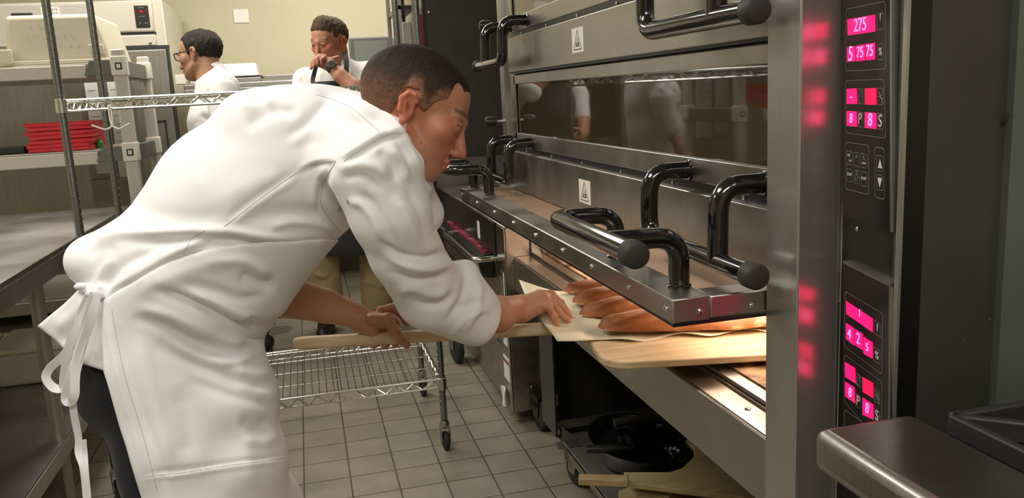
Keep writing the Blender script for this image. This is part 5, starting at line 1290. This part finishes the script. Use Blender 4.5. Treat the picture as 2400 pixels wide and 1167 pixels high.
ribbon('apron_string', [(222, 686, D_-.02), (204, 750, D_-.02), (186, 820, D_-.02), (166, 880, D_-.02), (154, 930, D_-.02), (163, 942, D_-.02), (174, 925, D_-.02), (178, 870, D_-.02), (196, 800, D_-.02), (216, 740, D_-.02), (226, 692, D_-.02)], .017, apron, APRON)
ribbon('apron_string', [(172, 900, D_), (172, 960, D_), (184, 1026, D_+.01), (184, 1060, D_+.01), (196, 1100, D_), (203, 1167, D_), (208, 1230, D_)], .013, apron, APRON)
ribbon('apron_string', [(196, 1030, D_+.01), (199, 1060, D_+.01), (202, 1100, D_), (208, 1167, D_)], .009, apron, APRON)
KN = Fld(Q(170, 720, 1.66), Q(270, 650, 1.5), .0025); KN.ell(Q(218, 688, D_-.012), (.014, .010, .011), None, .006); KN.ell(Q(188, 672, D_+.0), (.012, .007, .010), None, .006); KN.ell(Q(232, 692, D_-.008), (.010, .008, .009), None, .006)
to_obj('apron_knot', [KN.mesh(1)], APRON, apron, bo)
# trousers, shoes
TRf = Fld(np.minimum(Q(120, 1100, 1.95), Wf(*feet[0])-np.array([.2, .05, .2])), Q(640, 640, 1.40)+np.array([.05, 0, .1]), .007)
TRf.chain([Q(330, 800, 1.76), Q(330, 880, 1.76)], [.135, .135], .03, (ZV, 1.0))
for q, ft in zip((-1, 1), feet):
    hp = Wf(hipw[0]-.055, hipw[1]+.035+q*.065, hipw[2]-.02); kn = Wf(*(ft*.5+np.array([hipw[0]+.00, hipw[1]+q*.09, 0])*.5+np.array([0, 0, .47]))); an = Wf(ft[0], ft[1], .10)
    TRf.chain([hp, kn, an], [.092, .080, .066], .04)
TRf.plane(Wf(0, 0, .06), R.T@np.array([0, 0, -1.]), .004)
def tcut(X, Y, Z): return np.zeros_like(X)
TRf.plane(Q(300, 740, 1.7), (.0, 1, 0), .01)
uP, uF = TRf.mesh(2); uP = fold_noise(uP, uF, .004, 9, 4)
to_obj('trousers', [(uP, uF)], TROUS, baker, bo)
def shoe(name, x, y, ang, parent, org, m=INK):
    ca, sa = math.cos(ang), math.sin(ang); f = lambda a, b, z: Wf(x+a*ca-b*sa, y+a*sa+b*ca, z)
    c0 = Wf(x, y, .05); S_ = Fld(c0-.24, c0+.24, .005); up = R.T@np.array([0, 0, 1.])
    S_.rc(f(-.05, 0, .045), f(.05, 0, .045), .044, .045, .02); S_.rc(f(.05, 0, .04), f(.17, 0, .032), .045, .036, .02); S_.rc(f(-.02, 0, .06), f(-.01, 0, .10), .045, .045, .02)
    S_.plane(Wf(0, 0, .001), R.T@np.array([0, 0, -1.]), 0)
    return to_obj(name, [S_.mesh(1)], m, parent, org)
SHOE = mat('black_leather', (.015, .015, .015), .4)
for ft in feet: shoe('shoe', ft[0], ft[1], 0.0, baker, bo, SHOE)

# ================================================================== two chefs in the background
def person_core(name, label, o, f, u, skin, hs_, prims, voxel, hair_args, haircol, brow, org, ruddy=.6, stub=.3, neckp=None, extra=None):
    s_ = nrm(np.cross(f, u)); u = np.cross(s_, f); H = Fld(o-.19, o+.19, .004 if voxel > .004 else .003)
    head_prims(H, o, f, u, s_, hs_, neckp, .058); P1_, F1_ = H.mesh(1); la, lb_, lc = head_local(P1_, o, f, u, s_, hs_)
    cols = [skin_color(P1_, skin, la, lb_, lc, ruddy, brow, stub)]; parts = [(P1_, F1_)]
    for fl in prims: Pm = fl.mesh(1); parts.append(Pm); cols.append(skin_color(Pm[0], skin))
    b = to_obj(name, parts, SKIN, None, org, cols); tag(b, label, 'person')
    G = Fld(o-.19, o+.19, .0045); hair_field(G, o, f, u, s_, hs_, *hair_args); Pq, Fq = G.mesh(1); n_ = normals(Pq, Fq)
    Pq = Pq+n_*(vnoise(Pq*np.array([1, .5, 1]), 90, 2)*.003+vnoise(Pq, 160, 6)*.0015)[:, None]; hc = np.tile(np.array(haircol), (len(Pq), 1))*(1+.35*vnoise(Pq, 150, 4)[:, None])
    to_obj('hair', [(Pq, Fq)], HAIR, b, org, [np.clip(hc, 0, 1)])
    return b, u, s_
# ---- man in glasses, profile to the left
D1 = 4.22
o1 = Q(470, 130, D1); f1 = nrm((-.93, -.10, -.22)); u1 = nrm((-.08, 1, .05))
foot1 = [onZ(612, 822, 0), onZ(560, 800, 0)]
foot1[1] = np.array([foot1[0][0]-.10, foot1[0][1]+.28, 0])
B1 = Fld(Q(380, 1000, 4.7), Q(650, 60, 3.95), .010)
B1.chain([Q(505, 225, D1), Q(506, 300, D1), Q(512, 420, D1+.02)], [.07, .09, .10], .04, (ZV, 1.3))
B1.chain([Q(502, 205, D1), Q(480, 152, D1)], [.045, .052], .03)
for q, ft in zip((0, 1), foot1): B1.chain([Q(520, 450, D1+.05+.1*q), Wf(ft[0]-.03, ft[1], .48), Wf(ft[0]-.02, ft[1], .09), Wf(ft[0]-.09, ft[1], .045)], [.08, .06, .040, .022], .02)
HN1 = Fld(Q(440, 560, 4.15), Q(580, 380, 3.75), .006); hb1 = Q(500, 440, 3.95)
HN1.chain([Q(515, 370, 3.98), Q(505, 425, 3.95), Q(495, 455, 3.94)], [.036, .03, .03], .01); 
for k_, (dx, ln) in enumerate(((-14, 40), (-6, 46), (2, 44), (10, 36))): HN1.chain([Q(492+dx*.8, 462, 3.94), Q(488+dx, 462+ln*.6, 3.94), Q(484+dx, 462+ln, 3.95)], [.010, .009, .008], .003)
HN1.chain([Q(480, 445, 3.93), Q(468, 465, 3.92), Q(466, 482, 3.93)], [.012, .010, .009], .003)
def m1_line(a, b, c):
    side = np.interp(a, [-.12, -.08, -.055, -.034, -.026, -.012, .010, .014, .024, .032, .045, .060], [-.09, -.085, -.07, -.035, .0, .034, .033, -.005, -.008, .030, .055, .082]); mid = np.interp(a, [.0, .05, .075, .10], [-.05, .04, .076, .080]); w_ = np.clip((.050-c)/.015, 0, 1)*np.clip((a-.02)/.02, 0, 1)
    return (side*(1-w_)+mid*w_-b)*.8
man1, U1, S1 = person_core('person', 'person with dark hair and glasses in profile, wearing a white jacket behind the wire cart', o1, f1, u1, (.36, .20, .115), 1.06, [B1, HN1], .01, (.006, .010, m1_line), (.022, .018, .015), (.03, .02, .02), Vector((float(foot1[0][0]), float(foot1[0][1]), 0)), .25, .15, Q(492, 190, D1))
org1 = Vector((float(foot1[0][0]), float(foot1[0][1]), 0))
J1 = Fld(Q(400, 620, 4.75), Q(640, 50, 3.75), .008)
J1.chain([Q(512, 214, D1), Q(512, 290, D1), Q(516, 380, D1+.02), Q(524, 470, D1+.04)], [.105, .135, .135, .140], .03, (ZV, 1.4))
J1.chain([Q(503, 186, D1), Q(512, 205, D1)], [.066, .085], .03)
J1.chain([Q(520, 215, 4.05), Q(528, 290, 3.98), Q(518, 370, 3.98)], [.075, .062, .050], .02); J1.chain([Q(500, 215, 4.42), Q(490, 300, 4.46), Q(480, 360, 4.40)], [.07, .06, .05], .02)
J1.chain([Q(500, 172, D1), Q(498, 204, D1)], [.066, .076], .02)
J1.plane(Q(486, 176, D1), (-.66, .75, .25), 0, Q(430, 215, 4.5), Q(560, 120, 3.8))
P_, F_ = J1.mesh(2); P_ = folds(P_, F_, [([(470, 265), (490, 285), (505, 300)], 8, -.012), ([(505, 240), (540, 270)], 8, .008), ([(460, 290), (480, 320), (490, 340)], 8, .008)]); P_ = fold_noise(P_, F_, .004, 8, 3)
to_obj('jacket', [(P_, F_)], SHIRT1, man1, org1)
T1 = Fld(Q(420, 1000, 4.8), Q(660, 440, 3.95), .010)
for q, ft in zip((0, 1), foot1): T1.chain([Q(520, 470, D1+.05+.1*q), Wf(ft[0]-.03, ft[1], .48), Wf(ft[0]-.01, ft[1], .12)], [.115, .085, .065], .04)
T1.plane(Wf(0, 0, .07), R.T@np.array([0, 0, -1.]), 0)
P_, F_ = T1.mesh(2); to_obj('trousers', [(P_, F_)], TROUS, man1, org1)
for ft in foot1: shoe('shoe', ft[0]-.02, ft[1], math.pi, man1, org1, SHOE)
def hp_(o, f, u, s_, sc, a, b, c): return Vector(tuple(R@(o+sc*(f*a+u*b+s_*c))+CAMP))
gl = MB(); P3_ = lambda a, b, c: hp_(o1, f1, U1, S1, 1.06, a, b, c)
for q in (-1, 1):
    rim = [P3_(.106+.002*math.cos(t_), .002+.017*math.sin(t_)*(1 if abs(math.sin(t_)) < .8 else .95), q*.031+.025*math.cos(t_)) for t_ in np.linspace(0, 2*math.pi, 17)[:-1]]
    gl.tube(rim, .0026, 6, closed=True)
    gl.tube([P3_(.106, .010, q*.056), P3_(.095, .010, q*.070), P3_(.03, .010, q*.080), P3_(-.008, .012, q*.082), P3_(-.020, -.006, q*.084)], .0028, 6)
gl.tube([P3_(.108, .004, -.008), P3_(.112, .007, 0), P3_(.108, .004, .008)], .0024, 6)
g_ = gl.build('glasses', mat('dark_plum_frame', (.045, .018, .03), .35), man1, smooth=60)
ln_ = MB()
for q in (-1, 1): ln_.add([P3_(.1055, .002+.016*math.sin(t_), q*.031+.023*math.cos(t_)) for t_ in np.linspace(0, 2*math.pi, 17)[:-1]], [tuple(range(16))])
ln_.build('lens', CLEAR, g_)

# ---- man with the watch, hand at the chin
D2 = 4.40
o2 = Q(774, 99, D2); f2 = nrm((-.48, -.36, .80)); u2 = nrm((-.12, .93, .36))
B2 = Fld(Q(660, 820, 5.1), Q(960, 20, 4.1), .010)
fx = onZ(770, 778, 0); foot2 = [np.array([fx[0]+.0, fx[1]+.02, 0]), np.array([fx[0]+.30, fx[1]+.03, 0])]
B2.chain([Q(786, 215, D2+.07), Q(790, 240, D2+.1), Q(800, 340, D2+.18), Q(808, 430, D2+.25)], [.09, .11, .115, .11], .02)
B2.chain([Q(788, 195, D2+.05), Q(782, 130, D2)], [.045, .055], .02)
for q, ft in zip((-1, 1), foot2): B2.chain([Q(810+q*40, 450, D2+.27), Wf(ft[0]*.9+.02, ft[1]-.02, .48), Wf(ft[0], ft[1], .09), Wf(ft[0]-.01, ft[1]-.06, .045)], [.08, .06, .040, .022], .02)
A2 = Fld(Q(715, 260, 4.55), Q(900, 80, 4.0), .0042); dh = D2-.16
A2.chain([Q(866, 232, dh+.0), Q(830, 205, dh), Q(798, 178, dh), Q(776, 155, dh+.01)], [.046, .045, .036, .029], .012)
A2.chain([Q(774, 152, dh+.01), Q(752, 143, dh+.02)], [.032, .034], .012)
A2.chain([Q(742, 133, dh+.03), Q(732, 146, dh-.0), Q(729, 160, dh-.01)], [.0115, .0105, .009], .004)
A2.chain([Q(748, 130, dh+.03), Q(738, 140, dh-.02), Q(735, 156, dh-.03)], [.0115, .0105, .009], .004)
A2.chain([Q(756, 130, dh+.02), Q(745, 136, dh-.035), Q(744, 150, dh-.035)], [.0115, .0105, .009], .004)
A2.chain([Q(762, 132, dh+.0), Q(755, 138, dh-.04), Q(754, 150, dh-.03)], [.011, .010, .009], .004)
A2.chain([Q(770, 140, dh+.0), Q(782, 138, dh+.01), Q(793, 134, dh+.04)], [.013, .012, .010], .004)
R2 = Fld(Q(690, 430, 4.75), Q(800, 300, 4.1), .006)
R2.chain([Q(715, 315, 4.34), Q(735, 352, 4.26), Q(760, 362, 4.2)], [.045, .035, .030], .01)
for k_ in range(4): R2.chain([Q(764, 352+k_*6, 4.2), Q(780, 354+k_*6, 4.19), Q(794, 358+k_*6, 4.2)], [.010, .0095, .008], .003)
R2.chain([Q(758, 350, 4.18), Q(768, 340, 4.16), Q(778, 338, 4.16)], [.012, .010, .009], .003)
def m2_line(a, b, c):
    lim = np.interp(a, [-.12, -.08, -.05, -.028, -.022, -.010, .012, .024, .040, .055, .070, .09], [-.04, -.03, -.02, .0, .02, .036, .034, .010, .025, .050, .064, .072]); return (lim-b)*.8
org2 = Vector((float(foot2[0][0]+foot2[1][0])/2, float(foot2[0][1]), 0))
man2, U2, S2 = person_core('person', 'person with short brown hair and wristwatch holding his chin, in a dark apron', o2, f2, u2, (.46, .215, .135), 1.08, [B2, A2, R2], .01, (.003, .024, m2_line), (.075, .050, .028), (.12, .06, .03), org2, .8, .35, Q(790, 165, D2+.04))
J2 = Fld(Q(640, 520, 5.1), Q(980, 70, 4.05), .008)
J2.chain([Q(788, 195, D2+.06), Q(792, 260, D2+.1), Q(800, 340, D2+.16), Q(808, 420, D2+.22)], [.125, .150, .155, .150], .04, ((1, 0, 0), 1.25))
J2.chain([Q(718, 190, D2+.06), Q(862, 176, D2+.06)], [.070, .075], .04); J2.chain([Q(795, 158, D2+.05), Q(795, 175, D2+.05)], [.070, .09], .04)
J2.chain([Q(718, 192, D2+.04), Q(706, 260, D2+.0), Q(718, 318, 4.34)], [.070, .062, .052], .02)
J2.chain([Q(864, 185, D2+.04), Q(884, 225, D2-.04), Q(866, 236, dh)], [.068, .064, .056], .02)
J2.ell(Q(774, 146, D2-.06), (.05, .045, .10), None, 0, 'cut')
P_, F_ = J2.mesh(2); P_ = folds(P_, F_, [([(700, 180), (712, 205), (705, 240)], 6, -.010), ([(845, 165), (860, 190), (850, 220)], 6, -.010), ([(815, 140), (820, 175), (812, 200)], 5, .006)]); P_ = fold_noise(P_, F_, .003, 9, 8)
to_obj('shirt', [(P_, F_)], SHIRT2, man2, org2)
A_ = Fld(Q(660, 640, 5.1), Q(950, 150, 4.0), .008)
A_.chain([Q(786, 215, D2+.02), Q(790, 290, D2+.06), Q(804, 380, D2+.12), Q(812, 460, D2+.18), Q(824, 560, D2+.22)], [.115, .150, .160, .165, .165], .03, ((1, 0, 0), 1.18))
A_.plane(Q(790, 196, D2), (0, 1, .0), 0); A_.plane(Wf(0, 0, .47), R.T@np.array([0, 0, -1.]), .01)
P_, F_ = A_.mesh(2); P_ = fold_noise(P_, F_, .003, 8, 1); ap2 = to_obj('apron', [(P_, F_)], SLATE, man2, org2)
ribbon('apron_strap', [(806, 118, D2+.02), (811, 135, D2-.06), (812, 160, D2-.09), (811, 185, D2-.10), (808, 205, D2-.13)], .026, man2, SLATE, th=.004)
ribbon('apron_strap', [(742, 150, D2-.08), (737, 170, D2-.09), (733, 190, D2-.10), (738, 205, D2-.13)], .022, man2, SLATE, th=.004)
K2 = Fld(Q(680, 820, 5.1), Q(960, 500, 4.3), .009)
for q, ft in zip((-1, 1), foot2): K2.chain([Q(818+q*42, 470, D2+.28), Wf(ft[0]*.95+.01+q*.02, ft[1]-.02, .48), Wf(ft[0]-q*.01, ft[1]+.01, .13)], [.112, .105, .088], .02)
K2.plane(Wf(0, 0, .09), R.T@np.array([0, 0, -1.]), 0)
P_, F_ = K2.mesh(2); P_ = folds(P_, F_, [([(735, 640), (760, 650), (790, 655)], 7, .010), ([(735, 665), (765, 655), (790, 640)], 7, -.010), ([(845, 660), (880, 665), (905, 675)], 7, .012), ([(860, 640), (890, 660), (912, 690)], 7, -.010), ([(740, 700), (770, 690), (795, 700)], 7, .008)]); P_ = fold_noise(P_, F_, .006, 10, 2)
to_obj('trousers', [(P_, F_)], KHAKI, man2, org2)
for ft in foot2: shoe('shoe', ft[0], ft[1], -math.pi/2-.2, man2, org2, SHOE)
# wristwatch
wc = Vector(tuple(R@Q(779, 158, dh)+CAMP)); wa = (Vector(tuple(R@Q(798, 178, dh)+CAMP))-Vector(tuple(R@Q(776, 155, dh+.01)+CAMP))).normalized()
wt = MB().lathe(wc-wa*.011, wa, [(.0305, 0), (.0335, .002), (.0335, .020), (.0305, .022)], 24).build('watch_strap', mat('olive_leather', (.045, .04, .025), .5), man2, smooth=40)
fd = (Vector(CAMP)-wc).normalized(); fd = (fd-wa*fd.dot(wa)+Vector((0, 0, .5))-wa*wa.z*.5).normalized()
MB().lathe(wc+fd*.031, fd, [(.020, 0), (.021, .004), (.019, .008), (.0165, .0082)], 24).build('watch_case', POSTM, wt, smooth=40)
MB().lathe(wc+fd*.0393, fd, [(.0165, 0), (.0165, .0004)], 24).build('watch_face', INK, wt)
